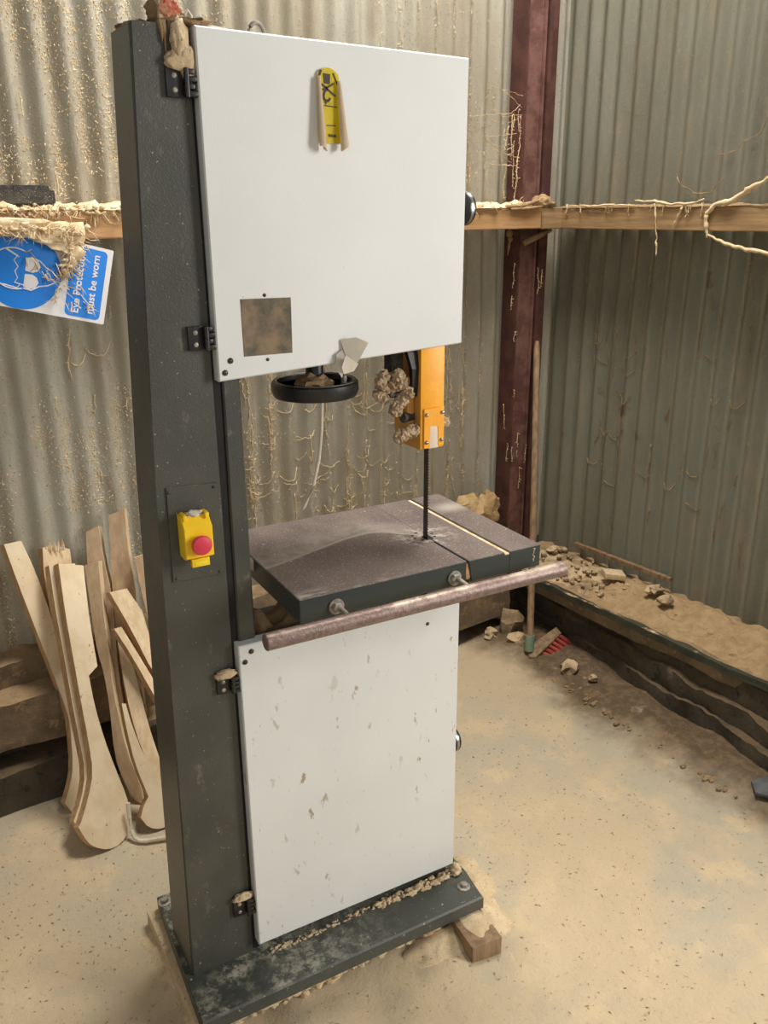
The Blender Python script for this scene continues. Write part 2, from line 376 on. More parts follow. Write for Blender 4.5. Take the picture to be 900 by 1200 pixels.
# floor with low drifts of sawdust
bm = B(); nx, ny = 210, 190; rows = []
def floor_z(x, y):
    z = .004*noise.fractal(Vector((x*4, y*4, 0)), 1, 2, 5)
    p = Vector((x, y, 0)) - KC; s, n = p.dot(E1), p.dot(E2)
    bx = max(-.22-x, x-.62, 0); by = max(-.15-y, y-.34, 0); d = math.hypot(bx, by)       # drift round the machine base
    z += .022*math.exp(-(d/.09)**2)*(.6+.8*noise.noise(Vector((x*9, y*9, 3))))
    t = max(0, 1-max(0, -.46-s)/.22)                                                     # drift along the right hand plinth
    if n > -2.6: z += .045*t*t*(.7+.6*noise.noise(Vector((n*5, s*5, 1))))
    z += .012*max(0, 1-abs(-.30-n)/.25) if s < -.4 else 0
    return max(z, -.004) - .004
for j in range(ny+1):
    y = -3.2 + 4.7*(j/ny)
    rows.append([bm.verts.new((x, y, floor_z(x, y))) for x in [-2.2+4.25*i/nx for i in range(nx+1)]])
for a, b in zip(rows, rows[1:]):
    for i in range(nx): bm.faces.new((a[i], a[i+1], b[i+1], b[i]))
obj('floor', bm, 'floor', kind='structure', smooth=180)

# masonry plinth under the back wall: a low dark course and the overhanging pale course on it
bm = B(); wbox(bm, -3.4, -.375, -.19, .10, .19, .345, cuts=24, rough=.012, seed=2)
wbox(bm, -3.4, -.34, -.10, .10, .33, .42, cuts=24, rough=.012, seed=5)
wbox(bm, -.95, -.375, -.20, .05, .08, .25, cuts=8, rough=.014, seed=15)
obj('trim_1', bm, 'stone', kind='structure', smooth=60)
bm = B(); wbox(bm, -3.4, -.95, -.215, .10, -.05, .135, cuts=24, rough=.012, seed=4); wbox(bm, -3.4, -.30, -.10, .08, -.05, .20, cuts=20, rough=.006, seed=1)
obj('trim_2', bm, 'stonedark', kind='structure', smooth=60)
# plinth along the right wall: ledge, green painted lip, rough courses below it
bm = B(); wbox(bm, -.325, .10, -2.7, -.03, .20, .272, cuts=22, rough=.010, seed=7)
obj('trim_3', bm, 'stone', kind='structure', smooth=60)
bm = B(); wbox(bm, -.337, -.318, -2.7, -.20, .240, .265, cuts=20, rough=.007, seed=3)
obj('trim_4', bm, 'lip', kind='structure')
bm = B(); wbox(bm, -.335, .10, -2.7, -.03, .125, .232, cuts=24, rough=.016, seed=8, shear=.08); wbox(bm, -.375, .10, -2.7, -.03, .05, .150, cuts=24, rough=.026, seed=9, shear=.11)
wbox(bm, -.395, .10, -2.7, -.10, -.05, .075, cuts=24, rough=.026, seed=11, shear=.12)
obj('trim_5', bm, 'stonedark', kind='structure', smooth=70)
# red oxide steel post in the corner
bm = B()
def wq(bm, s0, s1, n0, n1, z0, z1, mi=0, bev=.002): wbox(bm, s0, s1, n0, n1, z0, z1, bev, mi)
wq(bm, -.306, -.296, -.10, -.020, 0, 3.1, 0); wq(bm, -.297, -.225, -.094, -.020, 0, 3.1, 1)
wq(bm, -.226, -.212, -.100, -.020, 0, 3.1, 1); wq(bm, -.213, -.13, -.075, -.020, 0, 3.1, 0); wq(bm, -.19, -.17, -.088, -.02, 0, 3.1, 0)
obj('trim_6', bm, ['rust', 'rust_lit'], kind='structure')
# timber rails
bm = B(); wq(bm, -3.4, -.26, -.165, -.022, 1.592, 1.664, 0, .003)
obj('trim_7', bm, 'rail', kind='structure')
bm = B(); wq(bm, -.150, -.022, -2.7, -.088, 1.590, 1.664, 0, .003); wq(bm, -.255, -.151, -.165, -.088, 1.590, 1.664, 0, .003)
obj('trim_8', bm, 'rail_r', kind='structure')

# ================================================================ THE BANDSAW
saw = empty('bandsaw', (.19, .10, .0), 'tall upright bandsaw with white wheel doors and a dark green grey column', 'bandsaw')
# base
bm = B(); prism(bm, [(-.163, -.102, .052), (.539, -.102, .052), (.549, -.01, .052), (.549, .29, .052), (-.15, .29, .052), (-.158, .05, .052)], (0, 0, .038), .004)
base = obj('base_plate', bm, 'base', saw)
for x, y in ((.515, -.052), (-.138, .262), (.515, .25)):
    bm = B(); lathe(bm, (x, y, .0895), (0, 0, 1), [(.016, 0), (.016, .003), (.012, .004)], 20); hexhead(bm, (x, y, .093), (0, 0, 1), .0095, .008)
    obj('anchor_bolt', bm, 'dullsteel', base)
# column: folded sheet, slightly wider at the foot
bm = B()
def section(z, xl, xr, y0, y1): return [Vector((xl, y0, z)), Vector((xr, y0, z)), Vector((xr, y1, z)), Vector((xl, y1, z))]
secs = [section(.088, -.145, -.004, .02, .172), section(1.18, -.122, -.004, .02, .158), section(1.929, -.093, -.004, .02, .142)]
rings = [[bm.verts.new(v) for v in s] for s in secs]
for a, b in zip(rings, rings[1:]):
    for k in range(4): bm.faces.new((a[k], a[(k+1) % 4], b[(k+1) % 4], b[k]))
bm.faces.new(rings[0][::-1]); bm.faces.new(rings[-1])
bmesh.ops.bevel(bm, geom=[e for e in bm.edges if abs((e.verts[0].co-e.verts[1].co).normalized().z) > .9], offset=.004, segments=3, affect='EDGES')
bm2 = bm; column = obj('column', bm2, 'machine', saw)
bm = B(); prism(bm, [(-.003, .026, .09), (.012, .026, .09), (.012, .026, 1.92), (-.003, .026, 1.92)], (0, .10, 0)); obj('door_gap_strip', bm, 'dark', saw)
bm = B(); prism(bm, [(.011, .021, .85), (.046, .021, .85), (.046, .021, 1.40), (.014, .021, 1.40)], (0, .13, 0), .003); obj('spine_channel', bm, 'machine', saw)
# wheel housings behind the doors
bm = B(); box(bm, .014, .497, .032, .20, 1.412, 1.905, .006)
obj('upper_wheel_housing', bm, 'machine', saw)
bm = B(); box(bm, .014, .497, .032, .20, .09, .835, .006)
obj('lower_wheel_housing', bm, 'machine', saw)
# doors: folded lids with a returned edge
def door(name, pts, mat):
    bm = B(); prism(bm, [(x, 0, z) for x, z in pts], (0, .006, 0), .0022)
    n = len(pts); cx = sum(p[0] for p in pts)/n; cz = sum(p[1] for p in pts)/n
    for i in range(n):
        (x0, z0), (x1, z1) = pts[i], pts[(i+1) % n]
        ins = lambda x, z: (x+(.0022 if x < cx else -.0022), z+(.0022 if z < cz else -.0022))
        a, b = ins(x0, z0), ins(x1, z1)
        prism(bm, [(x0, .004, z0), (x1, .004, z1), (b[0], .004, b[1]), (a[0], .004, a[1])], (0, .025, 0))
    return obj(name, bm, mat, saw)
updoor = door('upper_door', [(.001, 1.378), (.507, 1.407), (.509, 1.916), (.001, 1.927)], 'white')
lodoor = door('lower_door', [(.003, .120), (.518, .119), (.518, .862), (.002, .862)], 'dirty')
# inspection window with its frame recess
bm = B(); prism(bm, [(.049, -.0012, 1.418), (.141, -.0012, 1.4175), (.142, -.0012, 1.5145), (.048, -.0012, 1.516)], (0, .004, 0), .001)
win = obj('inspection_window', bm, 'glass', updoor, label='smoky dusty window')
for par, L in ((updoor, [(.024, 1.413, .0052), (.013, 1.393, .0052), (.093, 1.5205, .0032), (.093, 1.4095, .0032)]), (lodoor, [(.028, .846, .0055), (.014, .826, .0055), (.434, .804, .0042)])):
    for x, z, r in L:
        bm = B(); dome(bm, (x, .0005, z), (0, -1, 0), r, r*.75); obj('door_screw', bm, 'screw', par)
# hinges
for x0, x1, z0, z1 in ((-.046, .003, 1.826, 1.868), (-.044, .003, 1.433, 1.474), (-.042, .006, .761, .797), (-.044, .005, .209, .250)):
    bm = B(); h = z1-z0
    box(bm, x0, x0+.027, .012, .0195, z0, z1, .0015)
    for k in range(4):
        za = z0+h*(k/4); box(bm, x0+.027, x1-.006*(k % 2), .002, .0195, za+.0008, za+h/4-.0008, .0022)
    cyl(bm, (x0+.031, .006, z0), (x0+.031, .006, z1), .0045, 12)
    hg = obj('hinge', bm, 'black', saw)
    for k in (.25, .74):
        b2 = B(); dome(b2, (x0+.013, .0122, z0+h*k), (0, -1, 0), .0042, .002); obj('rivet', b2, 'dullsteel', hg)
# control panel on the column
bm = B(); prism(bm, [(-.107, .0165, 1.016), (-.011, .0165, 1.012), (-.012, .0165, 1.193), (-.104, .0165, 1.197)], (0, .0035, 0), .0008)
panel = obj('control_panel', bm, 'machine', saw)
for x, z in ((-.100, 1.188), (-.018, 1.186), (-.100, 1.022), (-.018, 1.019)):
    bm = B(); dome(bm, (x, .0167, z), (0, -1, 0), .003, .0022); obj('panel_screw', bm, 'screw', panel)
# emergency stop: yellow flap box with red mushroom button
bm = B()
prof = [(.016, 1.066), (.016, 1.146), (-.006, 1.146), (-.024, 1.128), (-.024, 1.072), (-.012, 1.066)]
prism(bm, [(-.090, y, z) for y, z in prof], (.052, 0, 0), .0015)
box(bm, -.079, -.046, -.020, -.010, 1.052, 1.0675, .0012); box(bm, -.087, -.080, -.016, .01, 1.140, 1.151, .001); box(bm, -.047, -.040, -.016, .01, 1.140, 1.151, .001)
sw = obj('switch_box', bm, 'stopyellow', panel)
bm = B(); box(bm, -.074, -.051, -.0206, -.0196, 1.056, 1.0625, .0004); obj('latch_slot', bm, 'labely', panel)
bm = B(); lathe(bm, (-.0625, -.023, 1.0975), (0, -1, 0), [(.012, 0), (.012, .006), (.0175, .007), (.0185, .011), (.017, .015), (.010, .0175), (.004, .018)], 32)
obj('stop_button', bm, 'red', panel)
bm = B(); blob(bm, (-.063, -.001, 1.148), (.016, .010, .006), .5, 12, 3, 3); obj('dust_crust', bm, 'papergrey', panel)
# peeling warning sticker on the upper door: yellow strip with both long edges curled over
lab = []
bm = B(); cols = 15; rws = 9; grid = []
for j in range(rws):
    t = j/(rws-1); z = 1.882-.116*t
    xc = .223 + .004*t; w = .0185+.002*t
    row = []
    for i in range(cols):
        u = -1+2*i/(cols-1); x = xc+u*w*1.05; y = -.003-.0008*u*u
        row.append(bm.verts.new((x, y, z + (.006*(abs(u)) if 0 else 0) - (.010*abs(u)**2 if t < .05 else 0))))
    grid.append(row)
for a, b in zip(grid, grid[1:]):
    for i in range(cols-1): bm.faces.new((a[i], a[i+1], b[i+1], b[i]))
bmesh.ops.solidify(bm, geom=bm.faces[:], thickness=.0006)
lb = obj('warning_sticker', bm, 'labely', updoor, label='peeling yellow sticker with black marks')
# (curls and print are children of the door too: the sticker itself is already a sub part)
def curl(x_top, x_bot, side, zt, zb, r0, r1):
    bm = B(); rows = []
    for j in range(10):
        t = j/9; z = zt+(zb-zt)*t; x = x_top+(x_bot-x_top)*t; r = r0+(r1-r0)*t; row = []
        for k in range(14):
            a = -PI*.35 + PI*1.25*k/13
            row.append(bm.verts.new((x + side*r*math.cos(a), -.004-r - r*math.sin(a)*.9, z - .004*t*math.sin(k*.4))))
        rows.append(row)
    for a, b in zip(rows, rows[1:]):
        for k in range(13): bm.faces.new((a[k], a[k+1], b[k+1], b[k]))
    bmesh.ops.solidify(bm, geom=bm.faces[:], thickness=.0005); return bm
obj('sticker_curl', curl(.205, .207, 1, 1.868, 1.757, .003, .0075), 'paper', updoor)
obj('sticker_curl', curl(.242, .249, -1, 1.862, 1.757, .003, .0075), 'paper', updoor)
def ink(bm, pts, w, y=-.0042):
    """flat printed stroke on the door sticker"""
    for (x0, z0), (x1, z1) in zip(pts, pts[1:]):
        d = Vector((x1-x0, 0, z1-z0)); n = Vector((-d.z, 0, d.x)).normalized()*w/2; a = Vector((x0, y, z0)); b = Vector((x1, y, z1))
        prism(bm, [a+n, b+n, b-n, a-n], (0, .0006, 0))
bm = B(); prism(bm, [(.2150, -.0043, 1.873), (.2275, -.0043, 1.872), (.2262, -.0043, 1.857), (.2160, -.0043, 1.858)], (0, .001, 0))
ink(bm, [(.2115, 1.857), (.2365, 1.839)], .0028); ink(bm, [(.2125, 1.848), (.234, 1.858)], .0028)
ink(bm, [(.222, 1.850), (.216, 1.845), (.2142, 1.838), (.217, 1.832), (.2225, 1.831), (.227, 1.836)], .004)
obj('printed_symbol', bm, 'ink', updoor)
for P, w in (([(.215, 1.8245), (.2385, 1.8225)], .0016), ([(.219, 1.794), (.2355, 1.7935)], .0014), ([(.2155, 1.829), (.219, 1.829), (.2185, 1.826)], .0014), ([(.2330, 1.874), (.2410, 1.857)], .0025), ([(.222, 1.7785), (.236, 1.7775)], .004), ([(.2065, 1.868), (.211, 1.878)], .004)):
    bm = B(); ink(bm, P, w); obj('printed_line', bm, 'ink', updoor)
# torn label hanging off the bottom edge of the upper door
bm = B()
prism(bm, [(.236, -.003, 1.434), (.262, -.016, 1.438), (.285, -.020, 1.427), (.266, -.014, 1.392), (.246, -.010, 1.384), (.243, -.008, 1.406)], (0, .0008, 0))
prism(bm, [(.226, -.006, 1.409), (.243, -.004, 1.418), (.238, -.012, 1.388), (.232, -.014, 1.366), (.222, -.006, 1.385)], (.001, .0008, 0))
prism(bm, [(.238, -.020, 1.408), (.268, -.012, 1.388), (.262, -.004, 1.374), (.236, -.014, 1.372), (.230, -.018, 1.386)], (0, .0008, 0))
obj('torn_label', bm, 'papergrey', updoor, label='torn grey label peeling off the edge')
# lifting eye, latch lever on top
bm = B(); pts = [(.122+.013*math.cos(a), .05, 1.932+.016*math.sin(a)) for a in [PI*k/10 for k in range(-3, 14)]]; tube(bm, pts, .0035, 8); cyl(bm, (.122, .05, 1.900), (.122, .05, 1.922), .007)
obj('lifting_eye', bm, 'dullsteel', saw)
bm = B(); tube(bm, [(.008, .035, 1.935), (.055, .03, 1.930), (.062, .028, 1.927)], .003, 6); tube(bm, [(.002, .03, 1.93), (.006, .028, 1.944), (.0, .026, 1.95), (-.006, .026, 1.944)], .003, 6)
obj('cable_clip', bm, 'papergrey', saw)
# door latch knobs on the right hand side
for z, y, r in ((1.660, .030, .031), (.462, .030, .030)):
    bm = B(); lathe(bm, (.495, y, z), (1, 0, 0), [(.010, 0), (.010, .018), (r*.7, .019), (r, .024), (r, .036), (r*.9, .040), (r*.4, .041)], 28)
    k = obj('latch_knob', bm, 'black', saw)
    b2 = B(); lathe(b2, (.495, y, z), (1, 0, 0), [(r*1.015, .027), (r*1.015, .033)], 28)
    obj('knob_ring', b2, 'chrome', k)
# tension handwheel under the upper housing
bm = B(); c = (.240, .125, 1.310)
R0 = .087
lathe(bm, c, (0, 0, 1), [(R0-.020, .000), (R0-.004, -.001), (R0+.001, .010), (R0, .026), (R0-.006, .031), (R0-.012, .028), (R0-.014, .018), (.040, .014), (.018, .020), (.018, .070), (.012, .10)], 48)
hw = obj('tension_handwheel', bm, 'black', saw)
bm = B(); lathe(bm, (c[0], c[1], c[2]+.0295), (0, 0, 1), [(R0-.011, -.010), (R0-.011, .0005), (R0-.004, .0005), (R0-.004, -.010)], 48)
cyl(bm, (c[0]+.045, c[1]-.04, 1.328), (c[0]+.045, c[1]-.04, 1.352), .006)
obj('dusty_rim', bm, 'dullsteel', hw)
bm = B(); blob(bm, (c[0]-.008, c[1]-.012, 1.332), (.042, .036, .022), .4, 10, 3, 8); obj('dust_cake', bm, 'sawdark', hw)
# blade and blade guard
bm = B(); prism(bm, [(.4405, .016, .80), (.4415, .016, .80), (.4415, .016, 1.41), (.4405, .016, 1.41)], (0, .016, 0))
k = .0
while k < .60:
    prism(bm, [(.4403, .016, .80+k), (.4417, .016, .80+k), (.4417, .0125, .80+k+.002), (.4403, .0125, .80+k+.002)], (0, 0, .0015)); k += .006
obj('saw_blade', bm, 'blade', saw)
gx0, gx1, gy = .4170, .4720, .008
bm = B()
box(bm, gx0, gx1, gy, gy+.004, 1.198, 1.44, .0008, mi=0); box(bm, gx0, gx0+.0035, gy+.003, gy+.075, 1.196, 1.44, 0, mi=1); box(bm, gx1-.0035, gx1, gy+.003, gy+.075, 1.20, 1.44, 0, mi=1)
guard = obj('blade_guard', bm, ['yellow', 'yellowside'], saw)
bm = B()  # lower plate with a notched opening
x0, x1, z0, z1 = gx0+.006, gx1-.001, 1.199, 1.281
prism(bm, [(x0, gy-.004, z0), (x0, gy-.004, z1), (x1, gy-.004, z1+.002), (x1, gy-.004, z0+.003), (x0+.034, gy-.004, z0+.003), (x0+.034, gy-.004, z0+.045), (x0+.014, gy-.004, z0+.047), (x0+.014, gy-.004, z0)], (0, .0035, 0), .0008)
gp = obj('guard_plate', bm, 'yellow', guard)
bm = B(); box(bm, x0+.013, x0+.035, gy-.003, gy-.0005, z0-.001, z0+.046, .0005); obj('guard_slot', bm, 'paper', guard, label='grey dusty slot')
for x, z in ((x0+.006, z1-.012), (x1-.005, z1-.010), (x0+.006, z0+.013), (x1-.006, z0+.015)):
    bm = B(); dome(bm, (x, gy-.004, z), (0, -1, 0), .0042, .004); obj('guard_bolt', bm, 'chrome', guard)
# curved dark dust hose strip beside the guard
bm = B(); w = Vector((.020, 0, 0)); prev = None
ctr = [(.398, .030, 1.425), (.404, .020, 1.395), (.4125, .016, 1.362), (.415, .018, 1.332), (.411, .022, 1.305)]
for (xa, ya, za), (xb, yb, zb) in zip(ctr, ctr[1:]):
    prism(bm, [(xa-.011, ya, za), (xa+.011, ya, za), (xb+.011, yb, zb), (xb-.011, yb, zb)], (0, .012, 0))
bmesh.ops.remove_doubles(bm, verts=bm.verts, dist=.0003)
obj('rubber_flap', bm, 'black', saw)
# cast blade guide with clamp knobs, all caked in sawdust
bm = B(); box(bm, .375, .402, .05, .085, 1.325, 1.425, .004, mi=1); box(bm, .398, .417, .030, .085, 1.222, 1.345, .006)
gd = obj('guide_bracket', bm, ['yellowside', 'blackdust'], saw, label='blade guide bracket caked in sawdust')
def caked(name, pts, r, seed, mat='knob'):
    bm = B(); 
    for i, p in enumerate(pts): blob(bm, p, r if isinstance(r, (int, float)) else r[i], .45, 7, 3, seed+i)
    return obj(name, bm, mat, gd)
caked('clamp_knob', [(.352, .040, 1.348), (.344, .040, 1.336), (.350, .040, 1.326)], .013, 3)
caked('clamp_knob', [(.338, .040, 1.312), (.352, .042, 1.305)], .011, 13)
caked('clamp_knob', [(.378, .030, 1.348), (.384, .030, 1.334), (.372, .036, 1.330)], .014, 23)
caked('clamp_knob', [(.373, .026, 1.290), (.384, .024, 1.302), (.394, .020, 1.314), (.372, .03, 1.280)], .013, 33)
caked('clamp_knob', [(.374, .020, 1.228), (.388, .020, 1.232), (.402, .018, 1.236), (.410, .020, 1.236)], .013, 43)
caked('clamp_knob', [(.482, .020, 1.246), (.476, .020, 1.243)], .010, 53)
for p0, p1, r in (((.36, .035, 1.312), (.40, .035, 1.308), .006), ((.390, .035, 1.262), (.417, .04, 1.262), .011)):
    bm = B(); cyl(bm, p0, p1, r); obj('guide_pin', bm, 'blackdust', gd)
# ---- table
tx0, tx1, ty0, ty1, tz, th = .080, .632, -.127, .270, .995, .048
bm = B(); kx = .447
for a, b in ((tx0, kx-.0015), (kx+.0015, tx1)):
    pass
def slab(a, b, y0, y1): box(bm, a, b, y0, y1, tz-th, tz, .0015, 1)
slab(tx0, kx-.0017, ty0, ty1); slab(kx+.0017, .5395, ty0, ty1); slab(.5515, tx1, ty0, ty1)
box(bm, .53, .56, ty0+.001, ty1, tz-th+.001, tz-.006); box(bm, kx-.02, kx+.02, .034, ty1-.001, tz-th+.001, tz-.0005)
table = obj('table', bm, 'table', saw)
bm = B(); box(bm, .5400, .5508, ty0+.0005, ty1, tz-.0065, tz-.0035); obj('mitre_slot', bm, 'flake', table, label='mitre slot packed with pale dust')
bm = B(); lathe(bm, (kx-.004, .035, tz-.001), (0, 0, 1), [(.040, 0), (.040, .0016), (.0385, .002), (.001, .002)], 40); obj('table_insert', bm, 'table', table)
bm = B()
for a in range(0, 360, 45): cyl(bm, (kx-.004+.024*math.cos(math.radians(a+10)), .035+.024*math.sin(math.radians(a+10)), tz+.0006), (kx-.004+.024*math.cos(math.radians(a+10)), .035+.024*math.sin(math.radians(a+10)), tz+.0014), .0036, 10)
box(bm, kx-.0017, kx+.0017, ty0+.001, .036, tz-.002, tz+.0012); box(bm, kx-.010, kx+.008, .010, .036, tz, tz+.0013)
obj('insert_holes', bm, 'dark', table)
bm = B(); prism(bm, [(kx+.0005, ty0-.0004, tz-.001), (kx+.0045, ty0-.0004, tz-.001), (kx+.012, ty0-.0004, tz-th+.002), (kx+.007, ty0-.0004, tz-th+.002)], (0, .002, 0)); obj('table_split', bm, 'dark', table)
bm = B(); prism(bm, [(kx-.001, ty0-.0008, tz-.004), (kx-.0015, ty0-.0008, tz-.030), (kx+.001, ty0-.0008, tz-.040), (kx+.006, ty0-.0008, tz-.036)], (-.004, .002, 0)); 
obj('levelling_pin', bm, 'rail', table)
bm = B()
for i in range(5): ink(bm, [(.612+.002*(i % 2), .990-.006*i), (.618-.003*(i % 3), .988-.006*i), (.614, .984-.006*i)], .0012, ty0-.0006)
obj('chalk_mark', bm, 'flake', table)
# ribs and trunnion under the table
bm = B()
for y in (-.02, .16): box(bm, .11, .60, y, y+.018, tz-th-.035, tz-th+.002, .002)
prism(bm, [(.16, .02, .948), (.40, .02, .948), (.36, .02, .87), (.20, .02, .87)], (0, .03, 0), .002); box(bm, .17, .40, .04, .19, .83, .89, .003)
obj('trunnion', bm, 'machine', saw)
bm = B(); prism(bm, [(.06, .10, .985), (.08, .10, .993), (.17, .11, .905), (.15, .11, .897)], (0, .018, 0), .002); obj('table_brace', bm, 'paper', saw, label='pale strut below the table')
# fence bar with bolts
bm = B(); cyl(bm, (-.010, -.182, .9585), (.650, -.182, .9560), .0155, 28)
bar = obj('fence_rail', bm, 'bar', saw, label='round speckled brown steel bar')
for x in (.153, .415):
    bm = B(); lathe(bm, (x, ty0-.0005, .966), (0, -1, 0), [(.0155, 0), (.0155, .003), (.012, .0035)], 24); hexhead(bm, (x, ty0-.003, .966), (0, -1, 0), .0105, .008)
    obj('rail_nut', bm, 'dullsteel', saw)
    bm = B(); cyl(bm, (x+.003, ty0, .966), (x+.006, -.182, .960), .0055, 12); obj('rail_stud', bm, 'dullsteel', saw)

# ================================================================ THINGS AROUND IT
def mound(bm, c, rx, ry, h, seed=0, amp=.5, nr=14, na=48, rotz=0, fl=None):
    c = Vector(c); cen = bm.verts.new(c+Vector((0, 0, h))); prev = None; ca, sa = math.cos(rotz), math.sin(rotz)
    for i in range(1, nr+1):
        t = i/nr; ring = []
        for k in range(na):
            a = 2*PI*k/na; wob = 1+.3*noise.noise(Vector((math.cos(a)*1.5, math.sin(a)*1.5, seed)))
            x, y = rx*t*math.cos(a)*wob, ry*t*math.sin(a)*wob
            z = h*(math.cos(t*PI)*.5+.5); z += (1-t)*t*4*h*.5*amp*noise.fractal(Vector((x*30, y*30, seed)), 1, 2, 4)
            if t == 1: z = -.004
            ring.append(bm.verts.new(c+Vector((x*ca-y*sa, x*sa+y*ca, z))))
        if prev:
            for k in range(na): bm.faces.new((prev[k], prev[(k+1) % na], ring[(k+1) % na], ring[k]))
        else:
            for k in range(na): bm.faces.new((cen, ring[k], ring[(k+1) % na]))
        prev = ring
    bm.faces.new(prev[::-1])
def stuff(name, bm, mat, label, cat): return obj(name, bm, mat, None, label, cat, kind='stuff', smooth=180)

# wood packing blocks under the base
bm = B(); r = Matrix.Rotation(math.radians(-4), 3, 'Z')
box(bm, .455, .535, -.19, -.02, -.004, .0505, .002, rot=r)
obj('wood_block', bm, ['woodg'], label='short square timber block packed under the front right end of the bandsaw base', cat='wood block')
bm = B(); mound(bm, (.50, -.12, .0505), .034, .06, .006, 4); stuff('sawdust_crust', bm, 'saw', 'sawdust lying on the packing block', 'sawdust')
bm = B(); box(bm, -.172, -.115, -.115, .30, -.004, .052, .003, rot=Matrix.Rotation(math.radians(1.2), 3, 'Z'))
obj('packing_timber', bm, 'saw', label='dust caked timber bearer under the left end of the bandsaw base', cat='wood block')
def crumbs(bm, p0, p1, cnt, sy, sz, r0, r1, seed):
    rnd = random.Random(seed); p0, p1 = Vector(p0), Vector(p1)
    for i in range(cnt):
        p = p0.lerp(p1, rnd.random()) + Vector((0, rnd.uniform(-1, 1)*sy, rnd.uniform(-1, 1)*sz)); r = rnd.uniform(r0, r1)
        blob(bm, p, (r*rnd.uniform(.8, 2.2), r*rnd.uniform(.6, 1.2), r*rnd.uniform(.5, 1)), .6, 9, 2, rnd.random()*90)
bm = B(); crumbs(bm, (-.13, -.078, .044), (.45, -.078, .044), 190, .010, .010, .003, .009, 3); crumbs(bm, (-.13, -.075, .034), (.2, -.075, .036), 90, .010, .016, .004, .011, 5)
stuff('sawdust_skirt', bm, 'saw', 'crust of sawdust clinging under the front edge of the base', 'sawdust')
# heaps
bm = B()
mound(bm, (.545, -.06, 0), .10, .12, .05, 1); mound(bm, (.42, -.10, 0), .16, .09, .035, 2); mound(bm, (.60, .03, 0), .10, .14, .03, 6)
stuff('sawdust_heap', bm, 'saw', 'pale sawdust heaped by the block at the right end of the base', 'sawdust')
bm = B()
mound(bm, (-.17, .18, 0), .06, .17, .03, 3); mound(bm, (-.15, -.05, 0), .05, .10, .03, 5)
stuff('sawdust_heap', bm, 'saw', 'brown sawdust drifted along the left side of the base', 'sawdust')
bm = B(); crumbs(bm, (.03, .0, .090), (.50, .0, .090), 200, .008, .002, .001, .004, 7); crumbs(bm, (.30, -.002, .092), (.53, -.002, .095), 170, .011, .004, .002, .006, 8); blob(bm, (.525, .0, .10), (.014, .012, .016), .5, 8, 3, 5)
stuff('sawdust_line', bm, 'saw', 'line of sawdust at the foot of the lower white door', 'sawdust')
# dust on the top of the machine, hinges and lower housing
bm = B()
blob(bm, (-.020, .012, 1.905), (.014, .010, .030), .4, 7, 3, 1); blob(bm, (-.010, .010, 1.875), (.012, .008, .026), .4, 7, 3, 4); blob(bm, (-.022, .012, 1.877), (.024, .008, .015), .35, 8, 3, 7)
stuff('sawdust_plug', bm, 'saw', 'sawdust packed behind the topmost hinge of the column', 'sawdust')
bm = B()
blob(bm, (-.030, .052, 1.945), (.028, .030, .024), .45, 8, 3, 2); blob(bm, (-.060, .09, 1.931), (.034, .05, .008), .5, 9, 3, 2); blob(bm, (.0, .06, 1.935), (.05, .05, .01), .5, 9, 3, 12)
for x, l in ((-.046, .03), (-.042, .044), (-.03, .026)): tube(bm, [(x, .022, 1.932), (x+.001, .017, 1.915), (x, .016, 1.932-l)], [.006, .003, .0008], 7)
stuff('sawdust_cap', bm, 'sawdark', 'old sawdust piled on top of the column', 'sawdust')
bm = B(); box(bm, -.046, -.012, .022, .062, 1.929, 1.975, .003)
bx = obj('timber_block', bm, 'saw', label='small dusty wood block with red paint on top of the column', cat='wood block')
bm = B(); blob(bm, (-.029, .021, 1.948), (.015, .0035, .012), .6, 12, 3, 2); obj('red_paint', bm, 'redgrip', bx)
for x0, z0 in ((-.03, .800), (-.03, .254)):
    bm = B(); blob(bm, (x0+.008, .012, z0+.003), (.022, .009, .010), .4, 9, 3, int(z0*50)); stuff('sawdust_pinch', bm, 'saw', 'pinch of sawdust sitting on the %s lower door hinge' % ('upper' if z0 > .5 else 'bottom'), 'sawdust')
bm = B(); mound(bm, (.20, .10, .835), .15, .07, .08, 9); mound(bm, (.07, .10, .835), .06, .06, .05, 19)
stuff('sawdust_heap', bm, 'sawdark', 'brown sawdust piled under the saw table', 'sawdust')

# white flex hanging behind the table, and flex on the floor by the offcuts
bm = B(); tube(bm, [(.268, .22, 1.46), (.30, .26, 1.40), (.338, .30, 1.33), (.3365, .30, 1.26), (.333, .30, 1.19), (.324, .30, 1.12), (.308, .30, 1.06), (.285, .30, 1.01), (.262, .30, .975), (.235, .285, .90), (.22, .24, .86)], .004, 8)
obj('power_cord', bm, 'cable', label='thin white cord hanging behind the saw table', cat='cord')
bm = B()
P = [(-.128, .665, .10), (-.131, .652, .06), (-.132, .638, .030), (-.128, .622, .012), (-.118, .610, .007), (-.10, .600, .007), (-.07, .592, .007), (-.03, .580, .007), (.04, .56, .007), (.10, .54, .007)]
tube(bm, P, .006, 8)
obj('floor_cord', bm, 'cable', label='white cord lying on the floor beside the offcuts', cat='cord')

